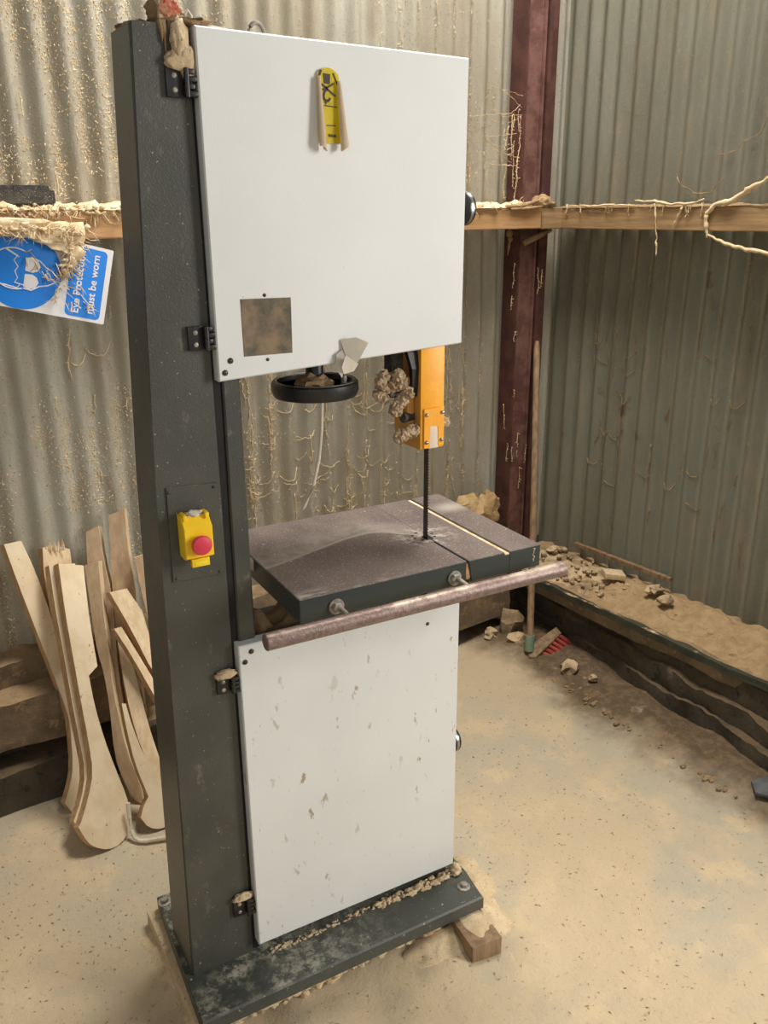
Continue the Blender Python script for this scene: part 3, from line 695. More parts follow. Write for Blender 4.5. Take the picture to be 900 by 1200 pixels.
# ---- ply and timber offcuts leaning on the back wall
OFF = [('paddleA',0.032,[-0.322,0.838,-0.442],[(-0.18,1.002,0.713),(-0.111,1.015,0.687),(-0.117,0.986,0.635),(-0.126,0.934,0.544),(-0.13,0.873,0.431),(-0.159,0.855,0.417),(-0.16,0.813,0.339),(-0.152,0.771,0.253),(-0.14,0.738,0.182),(-0.122,0.697,0.092),(-0.121,0.674,0.046),(-0.136,0.652,0.017),(-0.165,0.632,-0.001),(-0.203,0.62,0.004),(-0.236,0.62,0.027),(-0.253,0.625,0.05),(-0.267,0.641,0.091),(-0.26,0.646,0.094),(-0.227,0.683,0.141),(-0.2,0.721,0.193),(-0.196,0.764,0.272),(-0.195,0.807,0.353),(-0.192,0.868,0.467),(-0.189,0.93,0.582)]),
('twin',0.03,[-0.322,0.838,-0.442],[(-0.203,1.027,0.702),(-0.129,1.047,0.686),(-0.187,0.882,0.417),(-0.192,0.838,0.335),(-0.18,0.783,0.223),(-0.157,0.756,0.155),(-0.162,0.712,0.075),(-0.175,0.667,-0.0),(-0.223,0.651,0.004),(-0.27,0.672,0.077),(-0.273,0.676,0.089),(-0.243,0.707,0.126),(-0.217,0.747,0.182),(-0.216,0.79,0.263),(-0.216,0.833,0.345),(-0.212,0.895,0.459),(-0.21,0.957,0.576)]),
('boardL',0.026,[-0.34,0.886,-0.316],[(-0.308,1.074,0.772),(-0.26,1.091,0.768),(-0.236,1.066,0.672),(-0.215,1.026,0.537),(-0.211,0.991,0.434),(-0.209,0.958,0.341),(-0.208,0.926,0.248),(-0.209,0.889,0.146),(-0.212,0.852,0.045),(-0.22,0.834,0.003),(-0.257,0.82,0.004),(-0.275,0.828,0.046),(-0.251,0.851,0.084),(-0.233,0.874,0.13),(-0.221,0.916,0.235),(-0.222,0.931,0.278),(-0.242,0.967,0.401),(-0.27,1.009,0.548),(-0.292,1.044,0.672)]),
('behindA',0.03,[-0.263,0.916,-0.305],[(-0.206,1.095,0.733),(-0.177,1.104,0.734),(-0.13,1.109,0.71),(-0.131,1.095,0.669),(-0.144,1.043,0.523),(-0.156,0.972,0.319),(-0.176,0.902,0.127),(-0.206,0.85,-0.002),(-0.239,0.843,0.004),(-0.256,0.85,0.04),(-0.228,0.885,0.121),(-0.22,0.924,0.231),(-0.216,0.974,0.379),(-0.216,1.024,0.528),(-0.216,1.067,0.657)]),
('paddleB',0.045,[0.388,0.871,-0.301],[(-0.109,1.016,0.686),(-0.071,1.002,0.696),(-0.08,0.967,0.582),(-0.085,0.937,0.49),(-0.093,0.89,0.342),(-0.093,0.871,0.287),(-0.088,0.827,0.165),(-0.067,0.781,0.061),(-0.068,0.762,0.004),(-0.091,0.778,0.02),(-0.111,0.808,0.082),(-0.121,0.835,0.148),(-0.11,0.879,0.288),(-0.109,0.91,0.38),(-0.115,0.932,0.436),(-0.116,0.948,0.483),(-0.112,0.981,0.584)]),
('boardC',0.04,[0.38,0.852,-0.36],[(-0.078,1.109,0.755),(-0.042,1.1,0.77),(-0.046,1.057,0.666),(-0.041,1.022,0.588),(-0.05,0.982,0.483),(-0.065,0.935,0.355),(-0.066,0.873,0.209),(-0.061,0.817,0.081),(-0.062,0.785,0.004),(-0.096,0.801,0.006),(-0.106,0.854,0.121),(-0.102,0.914,0.266),(-0.1,0.974,0.412),(-0.098,1.027,0.54),(-0.093,1.071,0.65)]),
('boardD',0.035,[0.388,0.871,-0.301],[(-0.012,1.083,0.803),(0.033,1.069,0.82),(0.025,1.039,0.722),(0.02,0.999,0.6),(0.01,0.974,0.515),(-0.003,0.921,0.345),(-0.017,0.862,0.154),(-0.037,0.821,0.011),(-0.069,0.833,0.004),(-0.061,0.882,0.157),(-0.054,0.938,0.328),(-0.047,0.994,0.499),(-0.029,1.044,0.668)]),
('boardE',0.03,[-0.25,0.874,-0.417],[(-0.057,0.961,0.611),(-0.004,0.974,0.606),(0.045,0.935,0.496),(0.143,0.856,0.273),(0.232,0.758,0.013),(0.188,0.741,0.004),(0.024,0.866,0.364),(-0.017,0.92,0.502)]),
('stripF',0.03,[-0.25,0.874,-0.417],[(-0.065,0.91,0.516),(-0.043,0.916,0.515),(0.023,0.853,0.344),(0.105,0.775,0.13),(0.149,0.723,-0.005),(0.118,0.718,0.004),(0.014,0.832,0.305),(-0.032,0.882,0.438)]),
('curveG',0.03,[0.062,0.892,-0.448],[(-0.052,0.958,0.462),(-0.027,0.954,0.457),(-0.02,0.895,0.34),(-0.014,0.832,0.216),(-0.001,0.781,0.117),(0.007,0.74,0.037),(-0.0,0.724,0.004),(-0.02,0.745,0.043),(-0.039,0.788,0.126),(-0.054,0.83,0.208),(-0.059,0.884,0.313)]),
('paddleH',0.035,[-0.093,0.886,-0.454],[(-0.089,0.798,0.335),(-0.078,0.798,0.332),(-0.073,0.767,0.272),(-0.058,0.728,0.192),(-0.024,0.69,0.11),(-0.005,0.66,0.049),(-0.025,0.636,0.006),(-0.055,0.632,0.004),(-0.085,0.636,0.019),(-0.101,0.65,0.049),(-0.085,0.666,0.076),(-0.068,0.675,0.091),(-0.086,0.717,0.176),(-0.09,0.76,0.26)]),
('boardR',0.03,[0.149,0.942,-0.299],[(0.029,0.987,0.692),(0.063,0.984,0.699),(0.075,0.962,0.634),(0.083,0.924,0.518),(0.068,0.792,0.097),(0.056,0.764,0.002),(0.028,0.769,0.004),(0.039,0.927,0.506),(0.032,0.961,0.611)]),
('stripS',0.025,[0.068,0.969,-0.238],[(0.017,1.033,0.306),(0.038,1.033,0.312),(0.051,0.998,0.173),(0.07,0.962,0.03),(0.045,0.957,0.004),(0.027,0.978,0.083),(0.012,1.003,0.182)])]
KEEP = {
 'paddleA': ('ply', 'edge', 'long ply paddle offcut with a round foot, frontmost of the leaning bundle'),
 'twin': ('ply', 'edge', 'ply paddle offcut pressed flat behind the frontmost round footed paddle'),
 'boardL': ('ply', 'edge', 'straight pale board leaning furthest left of the bundle'),
 'behindA': ('wood', 'edge', 'offcut with a torn splintered top between the far left board and the front paddle'),
 'paddleB': ('woodshade', 'wood', 'thick narrow offcut right of the front paddle, with a pale sawn edge'),
 'boardC': ('woodshade', 'wood', 'square topped offcut standing behind the thick narrow one'),
 'boardD': ('woodshade', 'wood', 'tallest offcut, square topped, nearest the corrugated wall'),
 'boardE': ('wood', 'edge', 'short pale board slanting down to the right behind the column'),
 'stripF': ('wood', 'edge', 'thin slat slanting parallel under the short pale board'),
 'curveG': ('wood', 'edge', 'curved slat between the thick narrow offcut and the column'),
 'paddleH': ('ply', 'edge', 'low curved offcut with a broad foot close to the column'),
 'boardR': ('woodshade', 'wood', 'board end with a shaded face standing tight against the column edge'),
 'stripS': ('wood', 'edge', 'small curved sliver half hidden by the column'),
}
for nm, thk, nrm, pts in OFF:
    face, edge, lab = KEEP[nm]; bm = B(); nv = Vector(nrm).normalized()
    P = [Vector(p) for p in pts]
    Q = []
    for i in range(len(P)):                       # light smoothing of the sawn outline
        a, b, c = P[i-1], P[i], P[(i+1) % len(P)]
        ang = (b-a).angle(c-b)
        if ang < .8: Q += [b+(a-b)*.25, b+(c-b)*.25]
        else: Q.append(b)
    prism(bm, Q, nv*thk, 0, 0, 1)
    o = obj('timber_offcut', bm, [face, edge], label=lab, cat='wood offcut', group='offcuts leaning against the back wall', smooth=25)
    if nm == 'behindA':
        bm = B(); t = Vector((-.175, 1.10, .735))
        for k in range(9): tube(bm, [t+Vector((.006*k-.02, -.004*(k % 3), -.02)), t+Vector((.006*k-.02+.004*(k % 2), -.006, .006+.003*(k % 4)))], [.003, .0008], 5)
        obj('splinter', bm, 'flake', o)

# ---- eye protection sign hung askew over the rail
so = wf(-1.853, -.178, 1.561); sb = wf(-1.902, -.178, 1.372)
ZV = (so-sb); SH = ZV.length; SV = ZV.normalized()                     # up the short side
SU = -(E1*math.cos(math.radians(-14.6)) + Vector((0, 0, 1))*math.sin(math.radians(-14.6)))
SU = (SU - SV*SU.dot(SV)).normalized(); SN = SU.cross(SV).normalized()
if SN.dot(Vector((0, 1, 0))) > 0: SN = -SN                             # towards the room
sign_c = (so+sb)/2
def sp(u, v, d=0): return sign_c + SU*u + SV*v + SN*d                  # u = leftwards from the right edge, v up
def srect(bm, u0, u1, v0, v1, r, d0, d1):
    pts = []
    for cu, cv, a0 in ((u0+r, v0+r, 180), (u1-r, v0+r, 270), (u1-r, v1-r, 0), (u0+r, v1-r, 90)):
        for k in range(7):
            a = math.radians(a0+15*k); pts.append(sp(cu+r*math.cos(a), cv+r*math.sin(a), d0))
    prism(bm, pts, SN*(d1-d0))
sign = empty('safety_sign', sp(.16, -SH/2), 'white and blue eye protection sign hanging askew from the timber rail', 'sign')
H2 = SH/2
bm = B(); srect(bm, 0, .335, -H2, H2, .003, 0, .002); obj('sign_board', bm, 'signw', sign)
bm = B(); pts = [sp(.222+.097*math.cos(2*PI*k/64), .097*math.sin(2*PI*k/64), .0021) for k in range(64)]; prism(bm, pts, SN*.0005); obj('blue_disc', bm, 'signb', sign)
bm = B(); srect(bm, .014, .106, -H2+.008, H2-.008, .012, .0021, .0026); obj('blue_text_panel', bm, 'signb', sign)
# head outline (its crown points left), hair and goggles
bm = B()
def stroke(bm, pts, w, d=.0028):
    V = [sp(*p, d) for p in pts]; tube(bm, V, w/2, 6)
def arc(cu, cv, ru, rv, a0, a1, n=22): return [(cu+ru*math.cos(math.radians(a0+(a1-a0)*k/n)), cv+rv*math.sin(math.radians(a0+(a1-a0)*k/n))) for k in range(n+1)]
stroke(bm, arc(.240, .0, .056, .050, -115, 115), .0034)    # cap of the head
stroke(bm, [(.265, .043), (.232, .030)], .003); stroke(bm, [(.265, -.043), (.228, -.046), (.222, -.034)], .003)
stroke(bm, [(.262, .044), (.236, .033), (.243, .020), (.232, .006), (.238, -.006), (.230, -.022), (.236, -.034), (.214, -.036)], .003)
stroke(bm, [(.195, .034), (.180, .030), (.165, .018), (.150, .012), (.135, -.002), (.137, -.014), (.155, -.026), (.175, -.032), (.195, -.046), (.214, -.044)], .0034)
obj('head_outline', bm, 'signw', sign)
bm = B()
for sgn in (1, -1):
    pts = [sp(u, sgn*v-.004, .0030) for u, v in ((.214, .004), (.214, .036), (.200, .040), (.186, .034), (.178, .020), (.184, .008), (.196, .002))]
    prism(bm, pts if sgn > 0 else pts[::-1], SN*.0006)
obj('goggles', bm, 'signw', sign)
def text(body, size, u, v):
    cu = bpy.data.curves.new('t', 'FONT'); cu.body = body; cu.size = size; cu.extrude = .0004; cu.offset = .0005; cu.align_x = 'CENTER'; cu.align_y = 'CENTER'; cu.resolution_u = 3
    to = bpy.data.objects.new('t', cu); COL.objects.link(to); bpy.context.view_layer.update()
    me = bpy.data.meshes.new_from_object(to); bpy.data.objects.remove(to)
    bm = B(); bm.from_mesh(me); bpy.data.meshes.remove(me)
    # text reads upward: its x runs along SV, its y runs to the left (+u)
    for q in bm.verts: q.co = sp(u + q.co.y, v + q.co.x, .0030 + q.co.z)
    return bm
obj('lettering', text('Eye Protection', .0270, .080, .0), 'signw', sign)
obj('lettering', text('must be worn', .0270, .042, .0), 'signw', sign)

# ---- dusty black box on the rail
bm = B(); wbox(bm, -2.30, -1.972, -.135, -.06, 1.668, 1.724, .012)
obj('rubber_block', bm, 'blackdust', label='long black rubber block lying on the left end of the rail', cat='block')

def surf_back(s): return back_n(s)-.001
def shaggy(bm, P0, P1, cnt, rad, seed, down=.0, lump=.3):
    """loose fibres and lumps laid between two points of the building frame"""
    rnd = random.Random(seed)
    for i in range(cnt):
        t = rnd.random(); p = [a+(b-a)*t for a, b in zip(P0, P1)]
        q = wf(p[0]+rnd.uniform(-1, 1)*rad, p[1]+rnd.uniform(-.4, .4)*rad, p[2]+rnd.uniform(-.4, .5)*rad)
        if rnd.random() < lump: blob(bm, q, (rnd.uniform(.004, .012), rnd.uniform(.004, .009), rnd.uniform(.003, .007)), .5, 9, 2, rnd.random()*50)
        else:
            d = Vector((rnd.uniform(-1, 1), rnd.uniform(-.4, .4), rnd.uniform(-.6, .4)-down)).normalized()*rnd.uniform(.015, .05)
            m = q+d*.5+Vector((0, -.004, rnd.uniform(-.01, .01))); tube(bm, [q, m, q+d], [.0009, .0013, .0005], 4)
def crust(bm, s0, s1, n0, n1, z, h, seed, step=.012):
    """lumpy layer of dust on a ledge"""
    ns = max(2, int((s1-s0)/step)); nn = max(2, int((n1-n0)/step)); rows = []
    for j in range(nn+1):
        row = []
        for i in range(ns+1):
            s = s0+(s1-s0)*i/ns; n = n0+(n1-n0)*j/nn
            k = noise.fractal(Vector((s*18, n*18, seed)), 1, 2, 5); e = min(i, ns-i, j, nn-j)
            zz = z + h*(.55+.8*k)*min(1, e/2+.15)
            row.append(bm.verts.new(wf(s + .004*k, n + .010*noise.noise(Vector((s*40, seed, n*20)))*(e < 1), zz)))
        rows.append(row)
    for a, b in zip(rows, rows[1:]):
        for i in range(ns): bm.faces.new((a[i], a[i+1], b[i+1], b[i]))
bm = B(); crust(bm, -2.9, -.30, -.172, -.02, 1.662, .024, 1); shaggy(bm, (-2.3, -.165, 1.665), (-1.80, -.165, 1.66), 260, .03, 2, .4); shaggy(bm, (-.62, -.165, 1.668), (-.30, -.16, 1.668), 60, .015, 5)
stuff('sawdust_layer', bm, 'flake', 'thick pale sawdust lying along the back wall rail', 'sawdust')
bm = B()
pts = [(-2.30, 1.645), (-2.05, 1.645), (-1.99, 1.638), (-1.935, 1.630), (-1.935, 1.58), (-1.95, 1.535), (-1.975, 1.520), (-1.985, 1.555), (-2.03, 1.585), (-2.08, 1.60), (-2.30, 1.612)]
prism(bm, [wf(s, -.19, z) for s, z in pts], -E2*.010)
bmesh.ops.triangulate(bm, faces=[f for f in bm.faces if len(f.verts) > 4]); bmesh.ops.subdivide_edges(bm, edges=bm.edges[:], cuts=3, use_grid_fill=True)
for v in bm.verts: v.co += Vector((noise.noise(v.co*40)*.010, -abs(noise.noise(v.co*30))*.014, noise.noise(v.co*35+Vector((5, 0, 0)))*.010))
shaggy(bm, (-2.28, -.20, 1.625), (-1.94, -.20, 1.62), 300, .022, 8, .3, .15); shaggy(bm, (-1.95, -.20, 1.61), (-1.985, -.19, 1.51), 110, .016, 9, .6, .12); shaggy(bm, (-2.06, -.186, 1.56), (-1.95, -.186, 1.42), 60, .035, 19, .5, .0)
stuff('dusty_web', bm, 'flake', 'matted sawdust web hanging over the top of the blue sign', 'cobweb')

# ---- flecks and fibres of sawdust on the corrugated sheets
def flecks(name, mat, label, fn, cnt, dens, seed, sz=(.0016, .0052)):
    rnd = random.Random(seed); vs = []; fs = []; made = 0; tries = 0
    while made < cnt and tries < cnt*12:
        tries += 1; a, z, p, nrm, tan = fn(rnd)
        if rnd.random() > dens(a, z): continue
        r = rnd.uniform(*sz); d = (tan*rnd.uniform(-1, 1)+Vector((0, 0, 1))*rnd.uniform(-1.2, 1.2)).normalized()
        w = d.cross(nrm).normalized(); b = len(vs); L = r*rnd.uniform(.8, 2.0)
        vs += [p-d*L*.5, p+w*r*.35+nrm*r*.3, p+d*L*.5, p-w*r*.35+nrm*r*.15, p+nrm*r*.5+d*L*.1]
        fs += [(b, b+1, b+4), (b+1, b+2, b+4), (b+2, b+3, b+4), (b+3, b, b+4)]; made += 1
    me = bpy.data.meshes.new(name); me.from_pydata([tuple(v) for v in vs], [], fs); me.materials.append(M[mat])
    o = bpy.data.objects.new(name, me); COL.objects.link(o); return tag(o, label, 'sawdust', None, 'stuff')
def back_pt(rnd):
    s = rnd.uniform(-2.45, -.36); z = rnd.uniform(.42, 2.5)
    return s, z, wf(s, back_n(s)-.0015+(.012 if z > 1.62+.0 else 0)*0 + ((.012) if z > 1.8 else 0), z), -E2, E1
def clump(x, y, k): return max(0, min(1, (noise.fractal(Vector((x*k, y*k*.55, 3.3)), 1, 2, 4)+.05)*3))
def dback(s, z):
    ridge = .35+.65*max(0, math.cos(2*PI*(s+.012)/PITCH))
    left = 1.0 if s < -1.4 else .35
    return (.10+clump(s, z, 5))*ridge*left
flecks('sawdust_flecks', 'flake', 'flecks of pale sawdust clinging to the corrugated back wall', back_pt, 32000, dback, 4, (.0018, .0058))
flecks('sawdust_flecks', 'flakedark', 'brown flecks of sawdust clinging to the corrugated back wall', back_pt, 3500, dback, 5)
def right_pt(rnd):
    n = rnd.uniform(-1.5, -.05); z = rnd.uniform(.30, 2.4)
    return n, z, wf(right_s(n)-.0015+(.012 if z > 1.8 else 0), n, z), -E1, E2
flecks('sawdust_flecks', 'flakedark', 'sparse brown flecks on the right hand corrugated wall', right_pt, 2200, lambda n, z: .05+clump(n+7, z, 4)*(.8 if z < 1.5 else .25), 6)
# fibres: drapes of dusty web that run down the ridges
def web(bm, fn, a, z, length, rnd, thick=.0013):
    pts = []; x = a
    for k in range(int(length/.012)):
        pts.append(fn(x, z)); z -= .012; x += rnd.uniform(-.004, .004)
    if len(pts) < 3: return
    tube(bm, pts, [thick*rnd.uniform(.5, 1.8) for _ in pts], 4)
    for p in pts:
        if rnd.random() < .9:
            d = Vector((rnd.uniform(-1, 1), rnd.uniform(-.5, 0), rnd.uniform(-.8, .4)))*rnd.uniform(.005, .014); tube(bm, [p, p+d*.6, p+d], [.0012, .0014, .0006], 3)
def swag(bm, fn, a0, z0, a1, z1, sag, rnd, thick=.0012):
    pts = []
    for k in range(13):
        t = k/12; pts.append(fn(a0+(a1-a0)*t, z0+(z1-z0)*t-sag*4*t*(1-t)) + Vector((0, -.003*math.sin(k), .002*math.sin(k*2.3))))
    tube(bm, pts, [thick*rnd.uniform(.6, 1.6) for _ in pts], 4)
fb = lambda s, z: wf(s, back_n(s)-.003, z)
rnd = random.Random(11); bm = B()
for i in range(150):
    k = rnd.randrange(-23, -6); s = (k)*PITCH + PITCH*.5 + rnd.uniform(-.014, .014)
    z = rnd.uniform(.62, 1.35) if rnd.random() < .8 else rnd.uniform(1.3, 1.55); web(bm, fb, s, z, rnd.uniform(.05, .22), rnd)
for i in range(70):
    s = rnd.uniform(-1.75, -.75); z = rnd.uniform(.62, 1.1); swag(bm, fb, s, z, s+rnd.uniform(.03, .09), z+rnd.uniform(-.02, .03), rnd.uniform(.008, .03), rnd)
for i in range(26):
    s = rnd.uniform(-2.2, -1.8); z = rnd.uniform(.8, 2.2); web(bm, fb, s, z, rnd.uniform(.03, .09), rnd)
for i in range(12):
    s = rnd.uniform(-.62, -.40); z = rnd.uniform(.7, 2.1); web(bm, fb, s, z, rnd.uniform(.05, .2), rnd)
swag(bm, fb, -1.96, 1.26, -1.90, 1.29, .03, rnd, .0016); swag(bm, fb, -1.91, 1.29, -1.83, 1.30, .03, rnd, .0016); web(bm, fb, -1.95, 1.35, .16, rnd, .002)
stuff('cobweb_fibres', bm, 'strand', 'strings of dusty cobweb hanging down the back wall behind the bandsaw', 'cobweb')
# webs by the post
bm = B()
fp = lambda s, z: wf(s, -.10, z)
for i in range(15): z = rnd.uniform(1.78, 2.02); swag(bm, fp, rnd.uniform(-.56, -.42), z+rnd.uniform(-.03, .07), rnd.uniform(-.37, -.31), z+rnd.uniform(-.03, .02), rnd.uniform(-.01, .03), rnd, .0006)
for i in range(12): s = rnd.uniform(-.40, -.32); web(bm, fp, s, rnd.uniform(1.75, 2.0), rnd.uniform(.05, .18), rnd, .0011)
for i in range(14): s = rnd.uniform(-.37, -.17); web(bm, fp, s, rnd.uniform(.6, 1.55), rnd.uniform(.03, .12), rnd, .0011)
stuff('cobweb_fibres', bm, 'strand', 'dusty cobwebs caught on the red oxide corner post', 'cobweb')
fr = lambda n, z: wf(right_s(n)-.004, n, z)
bm = B()
for i in range(46): n = rnd.uniform(-1.1, -.15); web(bm, fr, n, rnd.uniform(.55, 1.55), rnd.uniform(.03, .14), rnd, .0012)
for i in range(20): n = rnd.uniform(-.9, -.2); z = rnd.uniform(.55, 1.2); swag(bm, fr, n, z, n-rnd.uniform(.03, .07), z, .02, rnd)
swag(bm, fr, -.55, 1.76, -.74, 1.75, .05, rnd); swag(bm, fr, -.70, 1.82, -.90, 1.95, .03, rnd)
stuff('cobweb_fibres', bm, 'flakedark', 'brown cobweb strings hanging on the right hand wall', 'cobweb')
# swags over the right rail
bm = B(); fq = lambda n, z: wf(-.158, n, z)
def rib(pts, rr):
    P = []; R = []
    for i in range(len(pts)-1):
        for k in range(6):
            t = k/6; a = fq(*pts[i]).lerp(fq(*pts[i+1]), t); q = a*60
            P.append(a + Vector((noise.noise(q), noise.noise(q+Vector((7, 0, 0))), noise.noise(q+Vector((0, 7, 0)))))*.005)
            R.append((rr[i]*(1-t)+rr[i+1]*t)*.8*(.75+.9*abs(noise.noise(a*90))))
    tube(bm, P, R, 6)
rib([(-.585, 1.672), (-.594, 1.63), (-.600, 1.585), (-.604, 1.545), (-.608, 1.50)], [.006, .003, .0022, .004, .002])
rib([(-.70, 1.672), (-.688, 1.65), (-.672, 1.62), (-.665, 1.59)], [.006, .004, .003, .0045])
rib([(-.99, 1.745), (-.93, 1.715), (-.87, 1.68), (-.81, 1.667), (-.785, 1.64), (-.79, 1.60), (-.80, 1.565)], [.006, .011, .012, .010, .008, .009, .004])
rib([(-.80, 1.58), (-.86, 1.555), (-.93, 1.54), (-1.02, 1.53), (-1.15, 1.54)], [.004, .008, .009, .010, .009])
rib([(-.50, 1.684), (-.58, 1.680), (-.66, 1.672), (-.73, 1.674), (-.78, 1.69)], [.004, .007, .006, .005, .003])
rib([(-.20, 1.672), (-.30, 1.668), (-.40, 1.672), (-.52, 1.668)], [.003, .006, .005, .004])
for i in range(16): n = rnd.uniform(-1.0, -.15); web(bm, fq, n, 1.675, rnd.uniform(.03, .06), rnd, .0016)
stuff('dusty_web', bm, 'strand', 'ropes of dusty web trailing over the right hand rail', 'cobweb')
bm = B(); crust(bm, -.152, -.02, -2.2, -.10, 1.662, .012, 6)
stuff('sawdust_layer', bm, 'sawdark', 'dark dust lying along the right hand rail', 'sawdust')
bm = B(); blob(bm, wf(-.235, -.14, 1.682), (.035, .03, .022), .6, 8, 3, 5); blob(bm, wf(-.19, -.12, 1.676), (.03, .03, .014), .6, 8, 3, 15)
tube(bm, [wf(-.44, -.168, 1.668), wf(-.36, -.17, 1.672), wf(-.285, -.17, 1.688)], [.006, .009, .005], 7); tube(bm, [wf(-.42, -.172, 1.66), wf(-.34, -.174, 1.662), wf(-.265, -.172, 1.668)], [.004, .007, .004], 7)
stuff('sawdust_clump', bm, 'flakedark', 'clump of dust and fibres at the corner where the rails meet', 'sawdust')
bm = B()
for (s, z, r) in ((-.355, 1.575, .014), (-.35, 1.555, .010)): blob(bm, wf(s, -.10, z), (r, .006, r), .4, 8, 2, 3)
tube(bm, [wf(-.30, -.12, 1.54), wf(-.24, -.12, 1.56), wf(-.17, -.13, 1.585)], [.010, .012, .006], 7)
tube(bm, [wf(-.35, -.10, 1.56), wf(-.355, -.10, 1.53), wf(-.36, -.10, 1.50)], [.004, .005, .002], 6)
stuff('sawdust_clump', bm, 'sawdark', 'dusty web tufts under the rail on the corner post', 'sawdust')

# ---- ledge debris on the right plinth
bm = B(); crust(bm, -.318, -.02, -2.2, -.52, .262, .035, 11, .014)
for c, h in ((-.62, .02), (-.75, .03), (-.95, .045), (-1.15, .05), (-1.4, .055)): mound(bm, wf(-.10, c, .27), .10, .15, h, c, .35)
stuff('sawdust_bank', bm, 'sawmid', 'bank of sawdust lying on the ledge of the right hand plinth', 'sawdust')
bm = B(); crust(bm, -.318, -.02, -.55, -.06, .262, .022, 12, .014)
for i in range(60): blob(bm, wf(random.uniform(-.30, -.04), random.uniform(-.62, -.12), .282), random.uniform(.005, .014), .6, 9, 2, i)
stuff('ledge_dirt', bm, 'rubble', 'dark crumbly dirt on the corner end of the ledge', 'dirt')
bm = B(); prism(bm, [wf(-.028, -.24, .318), wf(-.046, -.24, .318), wf(-.060, -.73, .330), wf(-.040, -.73, .330)], (0, 0, .016), .001)
obj('timber_batten', bm, 'woodg', label='thin grey batten lying along the foot of the right hand wall', cat='batten')
bm = B(); box(bm, -.04, .04, -.030, .030, -.011, .011, .001, rot=Matrix.Rotation(math.radians(-28), 3, 'Z') @ Matrix.Rotation(math.radians(8), 3, 'Y'))
for v in bm.verts: v.co += wf(-.135, -.53, .312)
obj('wood_offcut', bm, 'wood', label='small rectangular pale offcut on the ledge beside the batten', cat='wood offcut')
for i, (s, n, z, r, lab) in enumerate(((-.13, -.72, .315, .030, 'angular pale lump on the ledge just past the end of the batten'), (-.17, -.80, .315, .026, 'flat broken chip on the ledge sawdust, nearest the camera'), (-.09, -.17, .292, .024, 'thin slab chip on the ledge near the corner'))):
    bm = B(); blob(bm, wf(s, n, z), (r*1.4, r, r*.5), .5, 4, 2, i*3+1); obj('rubble_lump', bm, 'rubble', label=lab, cat='stone', smooth=10)
# rubble in the corner
for i, (s, n, r, k, lab) in enumerate((
    (-.445, -.335, .048, 'rubble', 'flat pale stone left of the broom socket on the floor'),
    (-.50, -.24, .026, 'rubble', 'small stone on the floor just right of the lower door'),
    (-.40, -.25, .055, 'stone', 'upright pale stone leaning behind the broom handle'),
    (-.47, -.21, .032, 'rubble', 'rounded stone between the pale plinth and the broom'),
    (-.43, -.60, .042, 'rubble', 'grey triangular stone at the foot of the dark masonry'),
    (-.41, -.70, .020, 'rubble', 'small flat chip by the dark masonry, right of the triangular stone'))):
    bm = B(); blob(bm, wf(s, n, r*.35+.02), (r, r*.8, r*(1.5 if i == 2 else .6)), .55, 3.4, 2, i*5+2, flat=.0); obj('rubble_stone', bm, k, label=lab, cat='stone', smooth=12)
bm = B()
for i in range(230):
    n = random.uniform(-1.4, -.15); s = -.40-.10*random.random()-.10*max(0, -.3-n)*random.random(); r = random.uniform(.003, .010); blob(bm, wf(s, n, .010), (r*1.4, r, r*.7), .7, 6, 2, i)
stuff('gravel', bm, 'sawdark', 'scattered gravel and dirt along the foot of the dark masonry', 'gravel')
bm = B(); prism(bm, [wf(-.54, -1.44, .03), wf(-.50, -1.40, .03), wf(-.40, -1.44, .04), wf(-.42, -1.54, .04), wf(-.51, -1.50, .03)], (0, 0, .009), .001)
obj('slate_chip', bm, 'slate', label='grey slate chip on the floor at the right edge', cat='stone')
# foam lump on the back ledge by the post
bm = B(); blob(bm, wf(-.50, -.085, .50), (.075, .05, .085), .35, 6, 3, 3); blob(bm, wf(-.41, -.085, .51), (.055, .045, .075), .4, 6, 3, 9)
obj('foam_lump', bm, 'foam', label='lumpy yellow brown foam on the back ledge beside the corner post', cat='foam')

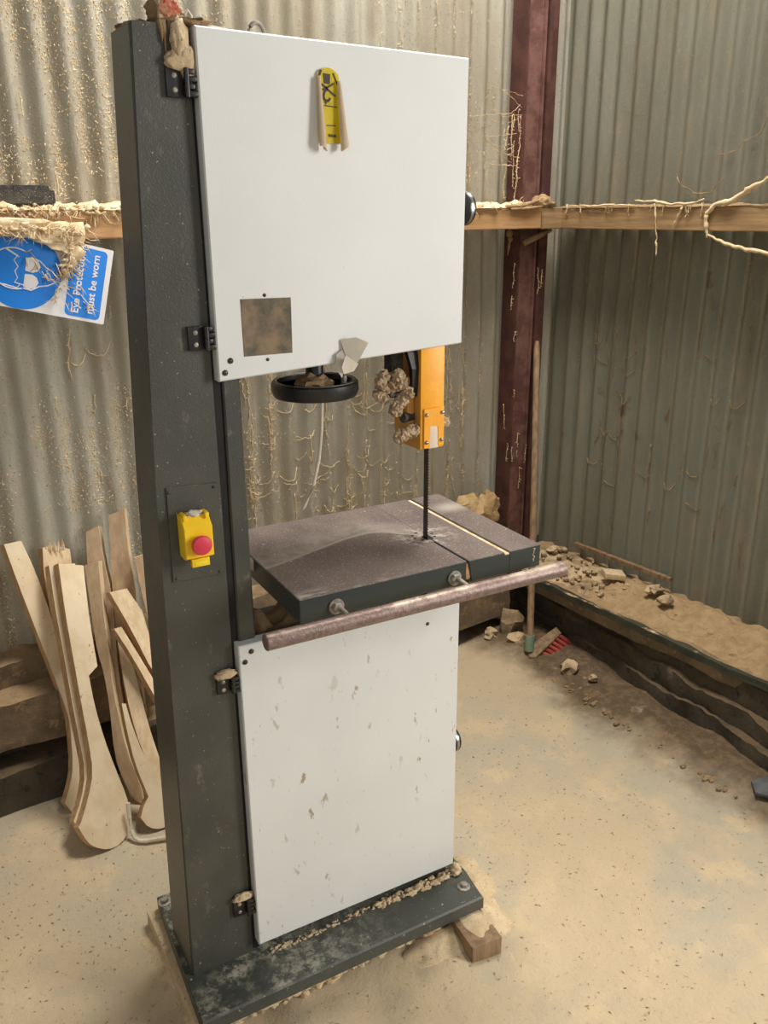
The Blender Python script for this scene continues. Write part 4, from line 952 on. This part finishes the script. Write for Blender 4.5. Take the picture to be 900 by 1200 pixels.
# ---- broom
br = empty('broom', wf(-.472, -.430, .0), 'old broom standing in the corner with a green socket and red bristles', 'broom')
bm = B(); tube(bm, [wf(-.190, -.105, 1.17), wf(-.197, -.113, 1.145), wf(-.33, -.27, .64), wf(-.470, -.428, .105)], [.008, .0125, .0135, .0135], 12)
obj('broom_handle', bm, 'woodg', br)
bm = B(); a0 = wf(-.473, -.431, .042); lathe(bm, a0, wf(-.470, -.428, .105)-a0, [(.015, 0), (.019, .002), (.018, .05), (.016, .066)], 16)
obj('socket', bm, 'socket', br)
bm = B(); prism(bm, [wf(-.495, -.455, .018), wf(-.475, -.470, .020), wf(-.325, -.455, .072), wf(-.312, -.415, .078), wf(-.47, -.405, .024)], (0, 0, .016), .004)
obj('broom_head', bm, 'woodg', br)
for i in range(6):
    for j in range(2):
        t = i/5; b = wf(-.435+.105*t, -.455+.03*j, .036+.036*t); bm = B()
        e = wf(-.395+.115*t, -.475+.035*j, .004+.022*t)
        tube(bm, [b, (b+e)/2, e], [.007, .009, .011], 8)
        obj('bristle_tuft', bm, 'bristle', br)

# ---- chips scattered over the floor
rnd = random.Random(21); vs = []; fs = []
for i in range(3200):
    if rnd.random() < .5: x = rnd.gauss(-.3, .45); y = rnd.gauss(.3, .5)
    else: x = rnd.gauss(.7, .5); y = rnd.gauss(.2, .6)
    if x > 1.6 or y > 1.0 or (-.2 < x < .56 and -.11 < y < .30): continue
    z = floor_z(x, y)+.0015; r = rnd.uniform(.0006, .0024); a = rnd.random()*6.3; d = Vector((math.cos(a), math.sin(a), rnd.uniform(-.2, .3)))*r*rnd.uniform(1, 3); w = Vector((-math.sin(a), math.cos(a), 0))*r*.6
    p = Vector((x, y, z)); b = len(vs); vs += [p-d, p-w, p+d, p+w, p+Vector((0, 0, r))]; fs += [(b, b+1, b+4), (b+1, b+2, b+4), (b+2, b+3, b+4), (b+3, b, b+4)]
me = bpy.data.meshes.new('wood_chips'); me.from_pydata([tuple(v) for v in vs], [], fs); me.materials.append(M['flakedark'])
o = bpy.data.objects.new('wood_chips', me); COL.objects.link(o); tag(o, 'tiny brown wood chips scattered over the concrete floor', 'wood chips', None, 'stuff')
